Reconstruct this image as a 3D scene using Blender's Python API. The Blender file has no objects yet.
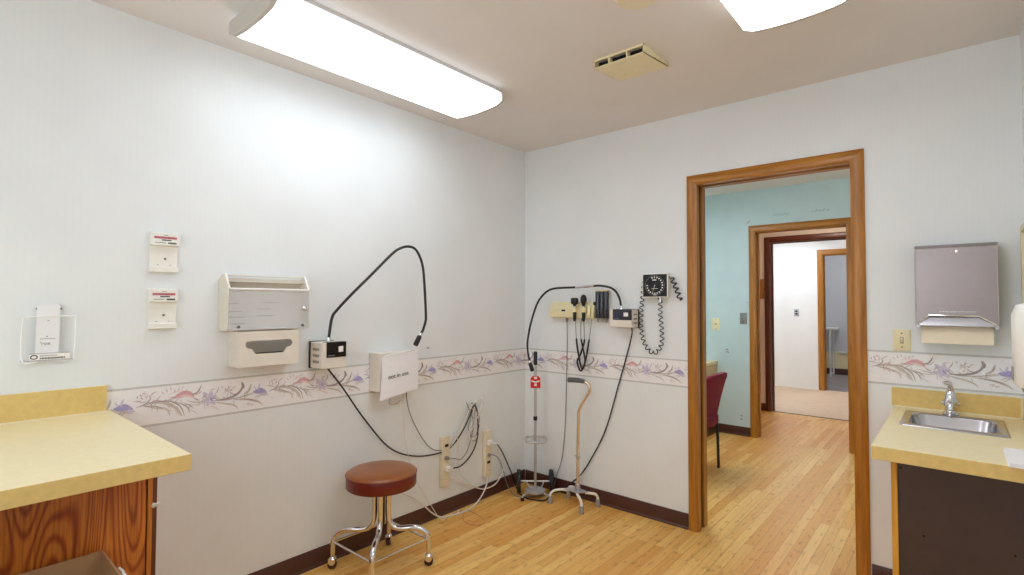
import bpy, bmesh, math, random
from mathutils import Vector, Matrix
random.seed(7)
C = bpy.context.scene.collection
ORG = {}
V = Vector

# ---------------------------------------------------------------- materials
def lin(c):
    return tuple(((x/255)/12.92 if x/255 <= .04045 else ((x/255+.055)/1.055)**2.4) for x in c) + (1,)

def new_mat(name):
    m = bpy.data.materials.new(name); m.use_nodes = True
    nt = m.node_tree
    b = nt.nodes['Principled BSDF']
    return m, nt, b

def N(nt, t, **kw):
    n = nt.nodes.new(t)
    for k, v in kw.items():
        if k in n.inputs: n.inputs[k].default_value = v
        else: setattr(n, k, v)
    return n

def ramp(nt, fac, stops):
    r = nt.nodes.new('ShaderNodeValToRGB')
    els = r.color_ramp.elements
    while len(els) < len(stops): els.new(.5)
    for e, (p, c) in zip(els, stops):
        e.position = p; e.color = c
    nt.links.new(fac, r.inputs['Fac'])
    return r

def coords(nt, scale=(1,1,1), rot=(0,0,0)):
    tc = nt.nodes.new('ShaderNodeTexCoord')
    mp = nt.nodes.new('ShaderNodeMapping')
    mp.inputs['Scale'].default_value = scale
    mp.inputs['Rotation'].default_value = rot
    nt.links.new(tc.outputs['Object'], mp.inputs['Vector'])
    return mp

def plain(name, col, rough=.5, metal=0., spec=.5, var=.04, nscale=30, bump=0., coat=0., trans=0., bscale=None):
    """a colour with a faint procedural mottling and an optional fine bump"""
    m, nt, b = new_mat(name)
    c = lin(col)
    mp = coords(nt)
    no = N(nt, 'ShaderNodeTexNoise', Scale=nscale, Detail=3.)
    nt.links.new(mp.outputs[0], no.inputs['Vector'])
    lo = tuple(max(0, x*(1-var)) for x in c[:3]) + (1,)
    hi = tuple(min(1, x*(1+var)) for x in c[:3]) + (1,)
    r = ramp(nt, no.outputs['Fac'], [(.3, lo), (.7, hi)])
    nt.links.new(r.outputs[0], b.inputs['Base Color'])
    b.inputs['Roughness'].default_value = rough
    b.inputs['Metallic'].default_value = metal
    b.inputs['Specular IOR Level'].default_value = spec
    b.inputs['Coat Weight'].default_value = coat
    b.inputs['Transmission Weight'].default_value = trans
    if bump:
        n2 = N(nt, 'ShaderNodeTexNoise', Scale=bscale or nscale*6, Detail=2.)
        nt.links.new(mp.outputs[0], n2.inputs['Vector'])
        bp = N(nt, 'ShaderNodeBump', Strength=bump, Distance=.002)
        nt.links.new(n2.outputs['Fac'], bp.inputs['Height'])
        nt.links.new(bp.outputs[0], b.inputs['Normal'])
    return m

def emit(name, col, s, down=False):
    m, nt, b = new_mat(name)
    b.inputs['Base Color'].default_value = (.8,.8,.8,1)
    b.inputs['Emission Color'].default_value = lin(col)
    b.inputs['Emission Strength'].default_value = s
    if down:      # a prismatic lens sends most of its light down, less out of its sides
        ge = N(nt, 'ShaderNodeNewGeometry'); sx = N(nt, 'ShaderNodeSeparateXYZ'); nt.links.new(ge.outputs['Normal'], sx.inputs[0])
        mr = N(nt, 'ShaderNodeMapRange'); mr.inputs['From Min'].default_value = -.9; mr.inputs['From Max'].default_value = 0.
        mr.inputs['To Min'].default_value = s; mr.inputs['To Max'].default_value = s*.22
        nt.links.new(sx.outputs['Z'], mr.inputs['Value']); nt.links.new(mr.outputs[0], b.inputs['Emission Strength'])
    return m

def clear(name, tint, refl=.12, rough=.08, milky=0., milk=(235,238,242)):
    """clear or slightly milky plastic sheet"""
    m, nt, b = new_mat(name)
    out = nt.nodes['Material Output']
    t = N(nt, 'ShaderNodeBsdfTransparent'); t.inputs['Color'].default_value = lin(tint)
    g = N(nt, 'ShaderNodeBsdfGlossy', Roughness=rough)
    fr = N(nt, 'ShaderNodeLayerWeight', Blend=.25)
    ad = N(nt, 'ShaderNodeMath', operation='MULTIPLY_ADD'); ad.inputs[1].default_value = refl; ad.inputs[2].default_value = .006
    nt.links.new(fr.outputs['Facing'], ad.inputs[0])
    mx = N(nt, 'ShaderNodeMixShader')
    nt.links.new(ad.outputs[0], mx.inputs[0]); nt.links.new(t.outputs[0], mx.inputs[1]); nt.links.new(g.outputs[0], mx.inputs[2])
    b.inputs['Base Color'].default_value = lin(milk); b.inputs['Roughness'].default_value = .35
    mx2 = N(nt, 'ShaderNodeMixShader'); mx2.inputs[0].default_value = milky
    nt.links.new(mx.outputs[0], mx2.inputs[1]); nt.links.new(b.outputs[0], mx2.inputs[2])
    nt.links.new(mx2.outputs[0], out.inputs['Surface'])
    return m

def wood(name, dark, mid, light, axis='z', dens=1., rough=.38, coat=.25):
    """straight oak grain running along axis"""
    m, nt, b = new_mat(name)
    lo, hi = 3.*dens, 55.*dens
    sc = {'z': (hi, hi, lo), 'x': (lo, hi, hi), 'y': (hi, lo, hi)}[axis]
    mp = coords(nt, sc)
    n1 = N(nt, 'ShaderNodeTexNoise', Scale=1., Detail=5., Roughness=.65, Distortion=.4)
    nt.links.new(mp.outputs[0], n1.inputs['Vector'])
    r = ramp(nt, n1.outputs['Fac'], [(.3, lin(dark)), (.5, lin(mid)), (.72, lin(light))])
    nt.links.new(r.outputs[0], b.inputs['Base Color'])
    b.inputs['Roughness'].default_value = rough; b.inputs['Coat Weight'].default_value = coat
    b.inputs['Coat Roughness'].default_value = .25
    bp = N(nt, 'ShaderNodeBump', Strength=.12, Distance=.001)
    nt.links.new(n1.outputs['Fac'], bp.inputs['Height']); nt.links.new(bp.outputs[0], b.inputs['Normal'])
    return m

def cathedral(name):
    """flat-sawn oak: contour lines of a stretched noise field, plus fine pores"""
    m, nt, b = new_mat(name)
    mp = coords(nt, (6., 6., .95))
    n1 = N(nt, 'ShaderNodeTexNoise', Scale=1., Detail=1.2, Roughness=.45, Distortion=.25)
    nt.links.new(mp.outputs[0], n1.inputs['Vector'])
    mu = N(nt, 'ShaderNodeMath', operation='MULTIPLY'); mu.inputs[1].default_value = 250.
    nt.links.new(n1.outputs['Fac'], mu.inputs[0])
    si = N(nt, 'ShaderNodeMath', operation='SINE'); nt.links.new(mu.outputs[0], si.inputs[0])
    ma = N(nt, 'ShaderNodeMapRange'); ma.inputs['From Min'].default_value = -1
    nt.links.new(si.outputs[0], ma.inputs['Value'])
    r = ramp(nt, ma.outputs[0], [(.0, lin((156,72,18))), (.25, lin((186,98,30))), (.7, lin((206,122,42)))])
    mp2 = coords(nt, (160, 160, 5))
    n2 = N(nt, 'ShaderNodeTexNoise', Scale=1., Detail=3.)
    nt.links.new(mp2.outputs[0], n2.inputs['Vector'])
    r2 = ramp(nt, n2.outputs['Fac'], [(.3, (.62,.55,.5,1)), (.6, (1,1,1,1))])
    mx = N(nt, 'ShaderNodeMix', data_type='RGBA', blend_type='MULTIPLY'); mx.inputs[0].default_value = 1.
    nt.links.new(r.outputs[0], mx.inputs[6]); nt.links.new(r2.outputs[0], mx.inputs[7])
    nt.links.new(mx.outputs[2], b.inputs['Base Color'])
    b.inputs['Roughness'].default_value = .4; b.inputs['Coat Weight'].default_value = .2
    return m

def planks(name):
    """narrow strip floor running away from the room along y"""
    m, nt, b = new_mat(name)
    tc = nt.nodes.new('ShaderNodeTexCoord')
    sx = N(nt, 'ShaderNodeSeparateXYZ'); nt.links.new(tc.outputs['Object'], sx.inputs[0])
    cb = N(nt, 'ShaderNodeCombineXYZ')
    nt.links.new(sx.outputs['Y'], cb.inputs['X']); nt.links.new(sx.outputs['X'], cb.inputs['Y'])
    br = N(nt, 'ShaderNodeTexBrick', offset=.37, offset_frequency=2)
    br.inputs['Scale'].default_value = 1; br.inputs['Brick Width'].default_value = .92
    br.inputs['Row Height'].default_value = .052; br.inputs['Mortar Size'].default_value = .0011
    br.inputs['Mortar Smooth'].default_value = .3; br.inputs['Bias'].default_value = 0
    br.inputs['Color1'].default_value = lin((230,166,78)); br.inputs['Color2'].default_value = lin((250,208,126))
    br.inputs['Mortar'].default_value = lin((190,132,68))
    nt.links.new(cb.outputs[0], br.inputs['Vector'])
    mp = coords(nt, (75, 2.2, 1))
    n1 = N(nt, 'ShaderNodeTexNoise', Scale=1., Detail=4., Roughness=.6)
    nt.links.new(mp.outputs[0], n1.inputs['Vector'])
    r1 = ramp(nt, n1.outputs['Fac'], [(.28, (.76,.68,.56,1)), (.6, (1,1,1,1))])
    mx = N(nt, 'ShaderNodeMix', data_type='RGBA', blend_type='MULTIPLY'); mx.inputs[0].default_value = .6
    nt.links.new(br.outputs['Color'], mx.inputs[6]); nt.links.new(r1.outputs[0], mx.inputs[7])
    # the short dark bamboo joints
    mp3 = coords(nt, (48, 16, 1))
    n3 = N(nt, 'ShaderNodeTexNoise', Scale=1., Detail=1., Roughness=.3)
    nt.links.new(mp3.outputs[0], n3.inputs['Vector'])
    r3 = ramp(nt, n3.outputs['Fac'], [(.6, (1,1,1,1)), (.72, (.66,.52,.36,1))])
    mx2 = N(nt, 'ShaderNodeMix', data_type='RGBA', blend_type='MULTIPLY'); mx2.inputs[0].default_value = .6
    nt.links.new(mx.outputs[2], mx2.inputs[6]); nt.links.new(r3.outputs[0], mx2.inputs[7])
    # broad worn lighter and darker patches
    mp4 = coords(nt, (1.6, .9, 1))
    n4 = N(nt, 'ShaderNodeTexNoise', Scale=1., Detail=3.)
    nt.links.new(mp4.outputs[0], n4.inputs['Vector'])
    r4 = ramp(nt, n4.outputs['Fac'], [(.3, (.9,.87,.82,1)), (.65, (1,1,1,1))])
    mx3 = N(nt, 'ShaderNodeMix', data_type='RGBA', blend_type='MULTIPLY'); mx3.inputs[0].default_value = .8
    nt.links.new(mx2.outputs[2], mx3.inputs[6]); nt.links.new(r4.outputs[0], mx3.inputs[7])
    nt.links.new(mx3.outputs[2], b.inputs['Base Color'])
    b.inputs['Roughness'].default_value = .42; b.inputs['Specular IOR Level'].default_value = .4
    return m

def wallpaper(name, col, col2, stripe=0.012, amt=.5):
    """faintly striped paper with a fine tooth"""
    m, nt, b = new_mat(name)
    tc = nt.nodes.new('ShaderNodeTexCoord')
    sx = N(nt, 'ShaderNodeSeparateXYZ'); nt.links.new(tc.outputs['Object'], sx.inputs[0])
    ad = N(nt, 'ShaderNodeMath', operation='ADD')
    nt.links.new(sx.outputs['X'], ad.inputs[0]); nt.links.new(sx.outputs['Y'], ad.inputs[1])
    mu = N(nt, 'ShaderNodeMath', operation='MULTIPLY'); mu.inputs[1].default_value = 2*math.pi/stripe
    nt.links.new(ad.outputs[0], mu.inputs[0])
    si = N(nt, 'ShaderNodeMath', operation='SINE'); nt.links.new(mu.outputs[0], si.inputs[0])
    mp = coords(nt); no = N(nt, 'ShaderNodeTexNoise', Scale=3., Detail=5.)
    nt.links.new(mp.outputs[0], no.inputs['Vector'])
    a2 = N(nt, 'ShaderNodeMath', operation='MULTIPLY_ADD'); a2.inputs[1].default_value = .12*amt; 
    nt.links.new(si.outputs[0], a2.inputs[0]); nt.links.new(no.outputs['Fac'], a2.inputs[2])
    r = ramp(nt, a2.outputs[0], [(.3, lin(col2)), (.7, lin(col))])
    nt.links.new(r.outputs[0], b.inputs['Base Color'])
    b.inputs['Roughness'].default_value = .55; b.inputs['Specular IOR Level'].default_value = .3
    n2 = N(nt, 'ShaderNodeTexNoise', Scale=220., Detail=2.); nt.links.new(mp.outputs[0], n2.inputs['Vector'])
    bp = N(nt, 'ShaderNodeBump', Strength=.08, Distance=.002)
    nt.links.new(n2.outputs['Fac'], bp.inputs['Height']); nt.links.new(bp.outputs[0], b.inputs['Normal'])
    return m

M = dict(
    wall_up=wallpaper('wallpaper_upper', (232,237,240), (227,232,235), .021, .25),
    wall_low=wallpaper('wallpaper_lower', (234,240,242), (228,232,233), .03, .15),
    ceil=plain('ceiling_paint', (226,223,221), .8, var=.02, nscale=4, bump=.1, bscale=120),
    teal=plain('teal_paint', (194,216,220), .6, var=.03, nscale=5, bump=.05),
    hall=plain('hall_paint', (222,206,188), .7, var=.02, nscale=4),
    white=plain('white_paint', (240,240,238), .6, var=.02, nscale=4),
    grey=plain('far_room_paint', (206,208,212), .6, var=.02, nscale=4),
    floor=planks('strip_floor'),
    beige=plain('beige_vinyl', (214,186,156), .5, var=.05, nscale=12),
    gfloor=plain('grey_vinyl', (150,140,138), .5, var=.12, nscale=9),
    base=plain('brown_vinyl_base', (78,44,34), .38, var=.05, nscale=10),
    basetoe=plain('brown_vinyl_toe', (132,112,108), .3, var=.05),
    oak=wood('oak_upright', (138,84,14), (168,108,26), (190,130,44), 'z'),
    oakx=wood('oak_across', (138,84,14), (168,108,26), (190,130,44), 'x'),
    oakd=wood('oak_dark_upright', (66,26,12), (92,40,18), (112,54,26), 'z'),  # shade of the hall frame put into the oak; also colours a cabinet edge
    oakdx=wood('oak_shaded_across', (66,26,12), (92,40,18), (112,54,26), 'x'),
    slot=plain('slot_shade', (40,16,8), .8),
    oakcab=cathedral('oak_flat_sawn'),
    oakstile=wood('oak_stile', (150,80,20), (190,112,36), (208,134,54), 'z', 1.4),
    oaky=wood('oak_yellow_strip', (176,118,30), (206,148,48), (222,168,66), 'z', 1.2),
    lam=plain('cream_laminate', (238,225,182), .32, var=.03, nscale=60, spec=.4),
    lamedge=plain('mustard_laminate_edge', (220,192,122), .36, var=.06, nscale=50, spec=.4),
    seam=plain('white_caulk', (236,230,208), .5),
    kick=plain('dark_line', (40,24,16), .6),
    panel=plain('dark_brown_laminate', (66,50,47), .38, var=.08, nscale=18),
    carton=plain('cardboard', (176,138,98), .8, var=.07, nscale=14, bump=.1),
    cream=plain('cream_plastic', (228,220,190), .4, var=.02),
    creamy=plain('yellowed_plastic', (236,226,184), .42, var=.03),
    ivory=plain('ivory_plate', (232,222,182), .35, var=.02),
    offw=plain('off_white_enamel', (226,220,208), .4, var=.02),
    tray=plain('white_plastic', (236,235,228), .35, var=.01),
    black=plain('black_rubber', (22,22,24), .45, var=.1),
    blackg=plain('black_gloss', (14,14,18), .18, var=.05),
    navy=plain('dark_smoked_plastic', (44,48,60), .18, var=.1, coat=.4),
    gneck=plain('gooseneck_vinyl', (26,27,30), .35, var=.1),
    chrome=plain('chrome', (226,226,228), .09, 1., var=.01),
    steel=plain('brushed_steel', (156,147,148), .36, 1., var=.03, nscale=14),
    sinkst=plain('sink_steel', (196,194,200), .24, 1., var=.02, nscale=14),
    alu=plain('dull_aluminium', (196,196,200), .36, .75, var=.04),
    bronze=plain('anodised_tan_tube', (226,208,184), .26, .75, var=.03),
    greyr=plain('grey_rubber', (150,146,142), .6, var=.05),
    pewter=plain('pewter_plate', (126,132,134), .4, .3, var=.03),
    dgrey=plain('dark_grey_foam', (92,92,92), .7, var=.05),
    vinyl=plain('tan_vinyl', (146,80,26), .3, var=.1, nscale=20, bump=.12, coat=.15),
    vinylr=plain('oxblood_vinyl', (108,30,20), .32, var=.08, nscale=20),
    wht=plain('white_cord', (226,222,214), .45, var=.02),
    gcord=plain('grey_cord', (128,126,124), .5, var=.03),
    bcord=plain('tan_wire', (188,140,110), .5, var=.03),
    paper=plain('paper', (238,238,242), .8, var=.01),
    towel=plain('paper_towel', (240,228,206), .85, var=.02, bump=.1),
    ink=plain('ink_black', (40,40,44), .7), inkg=plain('ink_grey', (130,130,136), .7), inkr=plain('ink_red', (204,84,104), .7),
    red=plain('red_tag', (204,24,34), .45), label=plain('white_label', (240,238,236), .5),
    screw=plain('screw_grey', (120,120,118), .35, .8),
    strip=plain('outlet_cream', (226,216,190), .4, var=.02),
    maroon=plain('maroon_fabric', (122,24,54), .85, var=.15, nscale=120, bump=.2),
    ltan=plain('tan_desk', (206,184,142), .5, var=.04),
    lens=clear('clear_acrylic', (255,255,255), .02, .05, .015),
    lens2=clear('milky_acrylic', (250,251,253), .1, .12, .26),
    edge=plain('acrylic_edge', (244,246,248), .2),
    void=plain('dark_inside', (12,9,8), .9),
    endcap=plain('fixture_end', (198,194,188), .5, var=.01),
    lampL=emit('lit_diffuser', (238,246,254), 4.4, True),
    lampT=emit('lit_diffuser_next_room', (240,246,253), 11.5, True),
    lampW=emit('lit_diffuser_far', (232,243,255), 14.5, True),
    lampR=emit('lit_diffuser_sink_side', (240,247,254), 6.4, True),
    lampG=emit('lit_globe_grey_room', (246,248,252), 48.),
    lampH=emit('lit_globe', (250,244,236), 26.),
    border=plain('border_paper', (240,240,242), .55, var=.02, nscale=30),
    bedge=plain('border_edge_line', (196,198,196), .55),
    leafd=plain('print_dark_leaf', (164,152,152), .6, var=.15, nscale=60),
    leafl=plain('print_pale_leaf', (206,197,190), .6, var=.1, nscale=60),
    stem=plain('print_stem', (190,178,174), .6, var=.1, nscale=60),
    pink=plain('print_pink', (216,170,176), .6, var=.12, nscale=90), pinkl=plain('print_pale_pink', (232,208,208), .6),
    lilac=plain('print_lilac', (210,203,222), .6, var=.1, nscale=90), blue=plain('print_violet', (170,162,208), .6, var=.12, nscale=90),
    mauve=plain('print_mauve', (190,158,166), .6),
)

# ---------------------------------------------------------------- mesh builder
def smooth_path(pts, sub):
    pts = [V(p) for p in pts]
    if sub < 2 or len(pts) < 3: return pts
    out = []
    P = [pts[0]*2-pts[1]] + pts + [pts[-1]*2-pts[-2]]
    for i in range(1, len(P)-2):
        p0, p1, p2, p3 = P[i-1:i+3]
        for k in range(sub):
            t = k/sub
            out.append(.5*((2*p1)+(p2-p0)*t+(2*p0-5*p1+4*p2-p3)*t*t+(3*p1-p0-3*p2+p3)*t**3))
    out.append(pts[-1])
    return out

class MB:
    def __init__(s): s.bm = bmesh.new()
    def face(s, vs, mi=0):
        f = s.bm.faces.new([s.bm.verts.new(v) for v in vs]); f.material_index = mi; return f
    def box(s, a, b, mi=0):
        (x0,y0,z0),(x1,y1,z1) = [tuple(map(min, zip(a,b))), tuple(map(max, zip(a,b)))]
        v = [s.bm.verts.new(p) for p in [(x0,y0,z0),(x1,y0,z0),(x1,y1,z0),(x0,y1,z0),(x0,y0,z1),(x1,y0,z1),(x1,y1,z1),(x0,y1,z1)]]
        for q in [(3,2,1,0),(4,5,6,7),(0,1,5,4),(1,2,6,5),(2,3,7,6),(3,0,4,7)]:
            s.bm.faces.new([v[i] for i in q]).material_index = mi
        return s
    def loft(s, loops, mi=0, cap0=True, cap1=True, closed=False):
        L = [[s.bm.verts.new(p) for p in l] for l in loops]
        n = len(L[0])
        prs = list(zip(L, L[1:])) + ([(L[-1], L[0])] if closed else [])
        for a, b in prs:
            for i in range(n):
                s.bm.faces.new([a[i], a[(i+1)%n], b[(i+1)%n], b[i]]).material_index = mi
        if not closed:
            if cap0: s.bm.faces.new(L[0][::-1]).material_index = mi
            if cap1: s.bm.faces.new(L[-1]).material_index = mi
        return s
    def tube(s, pts, r, n=10, mi=0, sub=6, closed=False):
        P = smooth_path(pts, sub) if not closed else [V(p) for p in pts]
        m = len(P)
        rs = r if isinstance(r, (list, tuple)) else [r]*m
        if len(rs) != m: rs = [rs[min(len(rs)-1, int(i*(len(rs)-1)/(m-1)+.5))] for i in range(m)]
        loops = []; nrm = None
        for i in range(m):
            if closed: t = P[(i+1)%m]-P[i-1]
            else: t = P[min(i+1,m-1)]-P[max(i-1,0)]
            t.normalize()
            if nrm is None:
                a = V((0,0,1)) if abs(t.z) < .9 else V((1,0,0))
                nrm = t.cross(a).normalized()
            else:
                nrm = nrm - t*nrm.dot(t)
                nrm = nrm.normalized() if nrm.length > 1e-6 else t.orthogonal().normalized()
            bi = t.cross(nrm)
            loops.append([P[i]+(nrm*math.cos(2*math.pi*k/n)+bi*math.sin(2*math.pi*k/n))*rs[i] for k in range(n)])
        return s.loft(loops, mi, closed=closed)
    def cyl(s, p0, p1, r0, r1=None, n=20, mi=0):
        return s.tube([p0, p1], [r0, r0 if r1 is None else r1], n, mi, sub=1)
    def lathe(s, prof, o=(0,0,0), ax=(0,0,1), n=32, mi=0):
        o = V(o); ax = V(ax).normalized(); u = ax.orthogonal().normalized(); w = ax.cross(u)
        return s.loft([[o+ax*h+(u*math.cos(2*math.pi*k/n)+w*math.sin(2*math.pi*k/n))*max(r,1e-4) for k in range(n)] for r, h in prof], mi)
    def prism(s, poly, ax, d0, d1, mi=0):
        def P(a, b, d): return {'x': (d,a,b), 'y': (a,d,b), 'z': (a,b,d)}[ax]
        return s.loft([[P(a,b,d0) for a,b in poly], [P(a,b,d1) for a,b in poly]], mi)
    def plate(s, us, vs, ax, d0, d1, skip=(), mi=0, mfun=None):
        """slab over a grid of cells, some of them left out"""
        def P(a, b, d): return {'x': (d,a,b), 'y': (a,d,b), 'z': (a,b,d)}[ax]
        nu, nv = len(us)-1, len(vs)-1
        on = lambda i,j: 0<=i<nu and 0<=j<nv and (i,j) not in skip
        ca = {}
        def g(i,j,k):
            if (i,j,k) not in ca: ca[i,j,k] = s.bm.verts.new(P(us[i],vs[j],(d0,d1)[k]))
            return ca[i,j,k]
        for i in range(nu):
            for j in range(nv):
                if not on(i,j): continue
                m_ = mfun(i,j) if mfun else mi
                fs = [[g(i,j,k),g(i+1,j,k),g(i+1,j+1,k),g(i,j+1,k)] for k in (0,1)]
                for (di,dj),(a,b) in {(-1,0):((i,j),(i,j+1)),(1,0):((i+1,j),(i+1,j+1)),(0,-1):((i,j),(i+1,j)),(0,1):((i,j+1),(i+1,j+1))}.items():
                    if not on(i+di,j+dj): fs.append([g(*a,0),g(*b,0),g(*b,1),g(*a,1)])
                for f in fs: s.bm.faces.new(f).material_index = m_
        return s
    def text(s, body, size, mat4, mi=0, depth=.0):
        cu = bpy.data.curves.new('t', 'FONT'); cu.body = body; cu.size = size; cu.align_x = 'CENTER'; cu.align_y = 'CENTER'; cu.resolution_u = 3; cu.extrude = depth
        o = bpy.data.objects.new('t', cu); C.objects.link(o)
        dg = bpy.context.evaluated_depsgraph_get()
        me = bpy.data.meshes.new_from_object(o.evaluated_get(dg))
        me.transform(mat4)
        k = len(s.bm.faces)
        s.bm.from_mesh(me); s.bm.faces.ensure_lookup_table()
        for f in s.bm.faces[k:]: f.material_index = mi
        bpy.data.objects.remove(o); bpy.data.curves.remove(cu); bpy.data.meshes.remove(me)
        return s
    def build(s, name, mats, parent=None, bevel=0., seg=2, ang=35, local=False, recalc=True):
        bm = s.bm
        if recalc: bmesh.ops.recalc_face_normals(bm, faces=bm.faces)
        me = bpy.data.meshes.new(name)
        if parent is not None: org = ORG[parent.name]
        else:
            xs = [v.co for v in bm.verts]
            org = V(((min(c.x for c in xs)+max(c.x for c in xs))/2, (min(c.y for c in xs)+max(c.y for c in xs))/2, min(c.z for c in xs)))
        if not local:
            for v in bm.verts: v.co -= org
        bm.to_mesh(me); bm.free()
        for m_ in (mats if isinstance(mats, (list, tuple)) else [mats]): me.materials.append(m_)
        me.shade_smooth(); me.set_sharp_from_angle(angle=math.radians(ang))
        o = bpy.data.objects.new(name, me); C.objects.link(o)
        if parent is not None: o.parent = parent
        else: o.location = org
        ORG[o.name] = org
        if bevel:
            b = o.modifiers.new('Bevel', 'BEVEL'); b.width = bevel; b.segments = seg; b.limit_method = 'ANGLE'; b.angle_limit = math.radians(40)
            b.harden_normals = False
        return o

def tag(o, label=None, cat=None, group=None, kind=None):
    if label: o['label'] = label
    if cat: o['category'] = cat
    if group: o['group'] = group
    if kind: o['kind'] = kind
    return o

def thing(name, label, cat, loc, rz=0., group=None):
    o = bpy.data.objects.new(name, None); C.objects.link(o); o.empty_display_size = .1
    o.location = loc; o.rotation_euler = (0,0,rz); ORG[o.name] = V(loc)
    return tag(o, label, cat, group)

def struct(o, label, cat): return tag(o, label, cat, kind='structure')

def lp(o, label): o['label'] = label; return o

def rr(cx, cy, w, h, r, z, n=6):
    """rounded rectangle loop at height z"""
    out = []
    for (sx, sy, a0) in ((1,1,0),(-1,1,90),(-1,-1,180),(1,-1,270)):
        for k in range(n+1):
            a = math.radians(a0+90*k/n)
            out.append((cx+sx*(w/2-r)+r*math.cos(a), cy+sy*(h/2-r)+r*math.sin(a), z))
    return out

CH = 2.44          # ceiling height
RX = 2.66          # right wall
FY = -3.75         # wall behind the camera

# ---------------------------------------------------------------- room shell
zc = [0, .825, CH]
def two(i, j): return 0 if j == 0 else 1
o = MB().plate([FY-.12, 0], zc, 'x', -.12, 0, mfun=two).build('wall_left', [M['wall_low'], M['wall_up']])
struct(o, 'long pale papered wall with the floral border at mid height', 'wall')
DX0, DX1, DZ = 1.283, 2.069, 2.02
o = MB().plate([-.12, DX0, DX1, RX+.12], [0, .825, DZ, CH], 'y', 0, .12, skip={(1,0),(1,1)}, mfun=two).build('wall_back', [M['wall_low'], M['wall_up']])
struct(o, 'pale papered wall pierced by the oak-framed doorway', 'wall')
o = MB().plate([FY, 0], zc, 'x', RX, RX+.12, mfun=two).build('wall_right', [M['wall_low'], M['wall_up']])
struct(o, 'pale wall beside the sink counter', 'wall')
WX0, WX1, WZ0, WZ1 = .5, 2.3, .95, 2.1  # opening for an added window that lets fill daylight in
o = MB().plate([0, WX0, WX1, RX], [0, .825, WZ0, WZ1, CH], 'y', FY-.12, FY, skip={(1,2)}, mfun=two).build('wall_front', [M['wall_low'], M['wall_up']])
struct(o, 'pale papered wall behind the camera, cut open for the added window', 'wall')
m = MB(); m.plate([WX0,WX0+.05,(WX0+WX1)/2-.02,(WX0+WX1)/2+.02,WX1-.05,WX1],[WZ0,WZ0+.05,WZ1-.05,WZ1],'y',FY-.09,FY-.04,skip={(1,1),(3,1)})
wf = struct(m.build('fill_window_1', M['white'], None, .003), 'added white two-pane window behind the camera, put in for fill daylight', 'window')
m = MB(); m.box((WX0+.04,FY-.067,WZ0+.04),(WX1-.04,FY-.063,WZ1-.04)); m.build('fill_window_pane', M['lens'], wf)
m = MB(); m.box((WX0-.05,FY-.04,WZ0-.025),(WX1+.05,FY+.05,WZ0-.002)); m.build('fill_window_sill', M['white'], wf, .004)
pl = bpy.data.lights.new('fill_window_portal','AREA'); pl.shape='RECTANGLE'; pl.size=WX1-WX0; pl.size_y=WZ1-WZ0; pl.cycles.is_portal=True
po = bpy.data.objects.new('fill_window_portal', pl); C.objects.link(po); po.location=((WX0+WX1)/2,FY-.13,(WZ0+WZ1)/2); po.rotation_euler=(math.radians(90),0,0)
o = MB().box((-.12, FY-.12, -.05), (3.3, 3.915, 0)).build('floor', M['floor'])
struct(o, 'light yellow narrow strip wood floor', 'floor')
o = MB().box((-.12, FY-.12, CH), (3.3, 2.45, CH+.06)).build('ceiling', M['ceil'])
struct(o, 'plain off-white painted ceiling', 'ceiling')

# next room (teal), hall, white room, far room
TY, HY, WY, GY = 2.45, 3.9, 6.08, 8.3
def wall_open(name, y0, y1, x0, x1, z1, mats, label, xl=-.62, xr=3.3, top=CH):
    o = MB().plate([xl, x0, x1, xr], [0, z1, top], 'y', y0, y1, skip={(1,0)}).build(name, mats)
    return struct(o, label, 'wall')
ow = wall_open('wall_teal', TY, TY+.06, .926, 1.715, 2.034, M['teal'], 'pale teal painted wall of the next room')
wall_open('wall_hall_front', TY+.06, TY+.12, .926, 1.715, 2.034, M['hall'], 'beige hall side of the teal wall', .2, 2.4)
o = MB().box((-.14, .12, 0), (-.08, TY, CH)).build('wall_teal_left', M['teal']); struct(o, 'teal wall behind the desk in the next room', 'wall')
o = MB().box((3.24, .12, 0), (3.3, TY, CH)).build('wall_teal_right', M['teal']); struct(o, 'teal side wall of the next room', 'wall')
o = MB().box((.14, TY+.12, 0), (.2, HY, CH)).build('wall_hall_left', M['hall']); struct(o, 'beige end wall of the hall', 'wall')
o = MB().box((2.4, TY+.12, 0), (2.46, HY, CH)).build('wall_hall_right', M['hall']); struct(o, 'beige far end wall of the hall', 'wall')
wall_open('wall_hall_back', HY, HY+.06, .695, 1.66, 2.075, M['hall'], 'beige hall wall around the dark door frame', .14, 2.46)
wall_open('wall_white_front', HY+.06, HY+.12, .695, 1.66, 2.075, M['white'], 'white room side of the dark-framed doorway', -.6, 2.6)
o = MB().box((-.66, HY+.12, 0), (-.6, WY, CH)).build('wall_white_left', M['white']); struct(o, 'side wall of the white room', 'wall')
o = MB().box((2.6, HY+.12, 0), (2.66, WY, CH)).build('wall_white_right', M['white']); struct(o, 'other side wall of the white room', 'wall')
wall_open('wall_white_back', WY, WY+.06, .885, 1.68, 2.07, M['white'], 'bright white wall seen through the doorways', -.6, 2.6)
wall_open('wall_grey_front', WY+.06, WY+.12, .885, 1.68, 2.07, M['grey'], 'grey room side of the farthest doorway', -.4, 2.6)
o = MB().plate([-.4, 2.6], [0, .42, CH], 'y', GY, GY+.1, mfun=lambda i,j: 1 if j == 0 else 0).build('wall_grey_back', [M['grey'], M['lam']]); struct(o, 'grey back wall of the farthest room with cream lower part', 'wall')
o = MB().box((-.46, WY+.12, 0), (-.4, GY, CH)).build('wall_grey_left', M['grey']); struct(o, 'grey side wall of the farthest room', 'wall')
o = MB().box((2.6, WY+.12, 0), (2.66, GY, CH)).build('wall_grey_right', M['grey']); struct(o, 'grey other side wall of the farthest room', 'wall')
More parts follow.
